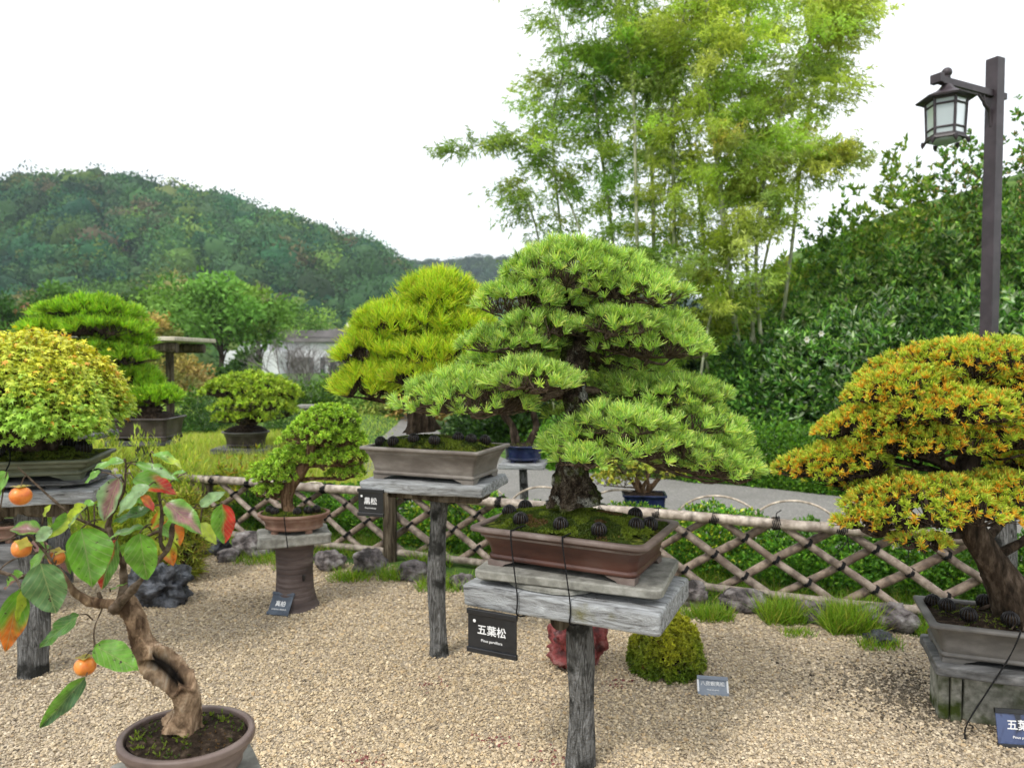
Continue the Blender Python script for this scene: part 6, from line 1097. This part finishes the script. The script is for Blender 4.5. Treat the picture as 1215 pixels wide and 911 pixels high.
# ================================================================= HILLS AND FOREST
def hill(name, prof, D0_, D1_, seed, ncrown, rad, col, alt, pa, label, lo, hi):
    pxs, yr = zip(*prof); na, nd_ = 90, 26; A = np.linspace(lo, hi, na); V = []
    def hz(px, f): Hh = (425 - np.interp(px, pxs, yr)) / F_PX * D1_ + 1.5 - rad * 2.3; return np.maximum(Hh, .5) * sst(0, 1, np.asarray(f) ** .85) * (1 + .05 * np.sin(px * .05 + f * 6 + seed) * (1 - f)) - 1 * (1 - f)
    for f in np.linspace(0, 1.5, nd_):
        D = D0_ + (D1_ - D0_) * f
        for px in A: ff = min(f, 2 - f) if f > 1 else f; V.append(((px - CX) / F_PX * D, D, float(hz(px, ff))))
    B = MB(); b = (np.arange(nd_ - 1)[:, None] * na + np.arange(na - 1)[None]).ravel(); B.add(V, np.stack([b, b + 1, b + na + 1, b + na], -1)); tag(B.obj(name, M['hill']), kind='structure')
    import bmesh
    px = RNG.uniform(lo, hi, ncrown); f = RNG.random(ncrown) ** .8 * 1.06; D = D0_ + (D1_ - D0_) * f; c = np.column_stack([(px - CX) / F_PX * D, D, hz(px, np.minimum(f, 1.)) + rad * .5])
    r_ = rad * RNG.gamma(7, 1 / 7, ncrown).clip(.5, 1.9); tint = vary(col, ncrown, .22, .06, alt, pa); zone = wav(c / [1, 1, .6], .035, seed); tint *= (1 + .14 * zone)[:, None]
    bm = bmesh.new(); bmesh.ops.create_icosphere(bm, subdivisions=2, radius=1); IV = np.array([v.co[:] for v in bm.verts]); IF = np.array([[v.index for v in f_.verts] for f_ in bm.faces]); bm.free()
    B = MB(); 
    for q in range(6):
        m = np.arange(ncrown) % 6 == q; lump = 1 + .22 * wav(IV, 2.6, q * 3) ; pv = IV * lump[:, None] * [1, 1, 1.05]; cc = c[m]; scatter(B, (pv * .76, IF), cc, np.column_stack([np.cos(px[m]), np.sin(px[m]), 0 * px[m]]), np.tile([0, 0, 1.], (m.sum(), 1)), r_[m], tint[m] * .8, smooth=True)
    k = 230; pp = np.repeat(c, k, 0); v = rdir(ncrown * k); v[:, 2] = np.abs(v[:, 2]) * 1.0 - .25; v[:, 1] -= .3; v = nrm(v); lm = 1 + .2 * wav(v + pp * .3, 2.6)
    pp = pp + v * (np.repeat(r_, k) * lm)[:, None] * [1, 1, 1.05]; scatter(B, KITE, pp, nrm(v * .3 + RNG.normal(0, .6, v.shape)), nrm(v + RNG.normal(0, .5, v.shape)), np.repeat(r_, k) * RNG.uniform(.13, .28, len(v)), np.repeat(tint, k, 0) * RNG.uniform(.62, 1.4, (len(v), 1)), width=rad * .17)
    tag(B.obj('forest', M['far']), label, 'forest', kind='stuff')
hA = ((.09, .18, .035), (.14, .22, .04), (.14, .13, .06), (.03, .10, .045), (.16, .20, .06), (.045, .12, .045), (.08, .16, .06), (.035, .12, .06), (.05, .15, .06), (.03, .09, .03))
hill('hill', [(-400, 235), (-100, 226), (0, 218), (30, 212), (60, 210), (120, 206), (170, 218), (240, 224), (300, 246), (380, 268), (440, 288), (500, 318), (560, 350), (620, 385), (700, 418)], 150, 300, 1, 1700, 4.2, (.075, .165, .055), hA, .6, 'dense mixed green forest covering the near hill on the left', -330, 700)
hill('far_hill', [(300, 330), (400, 318), (480, 306), (540, 304), (600, 302), (640, 312), (720, 330), (820, 350), (950, 385), (1200, 400), (1400, 415)], 420, 640, 4, 1500, 5.0, (.035, .07, .03), ((.05, .09, .03),), .5, 'blue-green forest on the far ridge behind the pines', 330, 1400)
hill('low_hill', [(-400, 360), (-100, 352), (0, 345), (100, 338), (200, 322), (300, 345), (380, 375), (440, 396), (520, 410)], 80, 140, 7, 700, 2.2, (.09, .18, .045), ((.14, .22, .05), (.2, .2, .07)), .5, 'lighter green woodland at the foot of the near hill', -300, 520)
# ================================================================= HAZE, SKY, LIGHT, CAMERA
B = MB(); boxm(B, -1000, 1000, -50, 800, -3, 140, .5); hz_ = B.obj('haze', bpy.data.materials.new('haze_air')); hm = hz_.data.materials[0]; hm.use_nodes = True; nt = hm.node_tree; nt.nodes.remove(nt.nodes['Principled BSDF']); pv = nt.nodes.new('ShaderNodeVolumePrincipled'); pv.inputs['Density'].default_value = HAZE; pv.inputs['Color'].default_value = (.72, .86, 1, 1); pv.inputs['Anisotropy'].default_value = .0
nt.links.new(pv.outputs[0], nt.nodes['Material Output'].inputs['Volume']); hz_['kind'] = 'stuff'; hz_['label'] = 'thin pale blue haze in the air over the valley'; hz_['category'] = 'haze'
w = bpy.data.worlds.new('World'); bpy.context.scene.world = w; w.use_nodes = True; nt = w.node_tree; N, L = nt.nodes, nt.links
EL, AZ = math.radians(52), math.radians(-140)     # sun behind the camera, to the left
sk = N.new('ShaderNodeTexSky'); sk.sky_type = 'NISHITA'; sk.sun_disc = False; sk.sun_elevation = EL; sk.sun_rotation = AZ
b1_ = N['Background']; b1_.inputs[1].default_value = .1; L.new(sk.outputs[0], b1_.inputs[0]); b2b = N.new('ShaderNodeBackground'); b2b.inputs[1].default_value = 1.0
tc = N.new('ShaderNodeTexCoord'); no = N.new('ShaderNodeTexNoise'); no.inputs['Scale'].default_value = 2.5; no.inputs['Detail'].default_value = 6; L.new(tc.outputs['Generated'], no.inputs[0]); cr = N.new('ShaderNodeValToRGB'); L.new(no.outputs['Fac'], cr.inputs[0]); e = cr.color_ramp.elements; e[0].position = .35; e[0].color = (.88, .92, .95, 1); e[1].position = .65; e[1].color = (1.16, 1.16, 1.16, 1); L.new(cr.outputs[0], b2b.inputs[0])
ms = N.new('ShaderNodeMixShader'); ms.inputs[0].default_value = .86; L.new(b1_.outputs[0], ms.inputs[1]); L.new(b2b.outputs[0], ms.inputs[2]); L.new(ms.outputs[0], N['World Output'].inputs[0])
sd = bpy.data.lights.new('sun', 'SUN'); sd.energy = 1.5; sd.angle = math.radians(11); sd.color = (1, .96, .9); so = bpy.data.objects.new('sun', sd); C.objects.link(so)
dirv = Vector((math.sin(AZ) * math.cos(EL), math.cos(AZ) * math.cos(EL), math.sin(EL))); so.rotation_euler = dirv.to_track_quat('Z', 'Y').to_euler(); so.location = (-3, -5, 12)
cam = bpy.data.cameras.new('camera'); co = bpy.data.objects.new('camera', cam); C.objects.link(co); co.location = (0, 0, CAMH); co.rotation_euler = (PI / 2 - PITCH, 0, 0); cam.sensor_width = 36; cam.lens = F_PX / 1215 * 36; cam.clip_start = .05; cam.clip_end = 3000
cam.dof.use_dof = True; cam.dof.focus_distance = 2.15; cam.dof.aperture_fstop = 4.2
sc = bpy.context.scene; sc.camera = co; sc.view_settings.view_transform = 'Standard'; sc.view_settings.look = 'None'; sc.view_settings.gamma = 1; sc.view_settings.exposure = EXPO
sc.cycles.use_denoising = True; sc.cycles.max_bounces = 7; sc.cycles.diffuse_bounces = 2; sc.cycles.glossy_bounces = 2; sc.cycles.transmission_bounces = 4; sc.cycles.volume_bounces = 0; sc.cycles.use_adaptive_sampling = True; sc.cycles.adaptive_threshold = .015; sc.cycles.caustics_reflective = False; sc.cycles.caustics_refractive = False
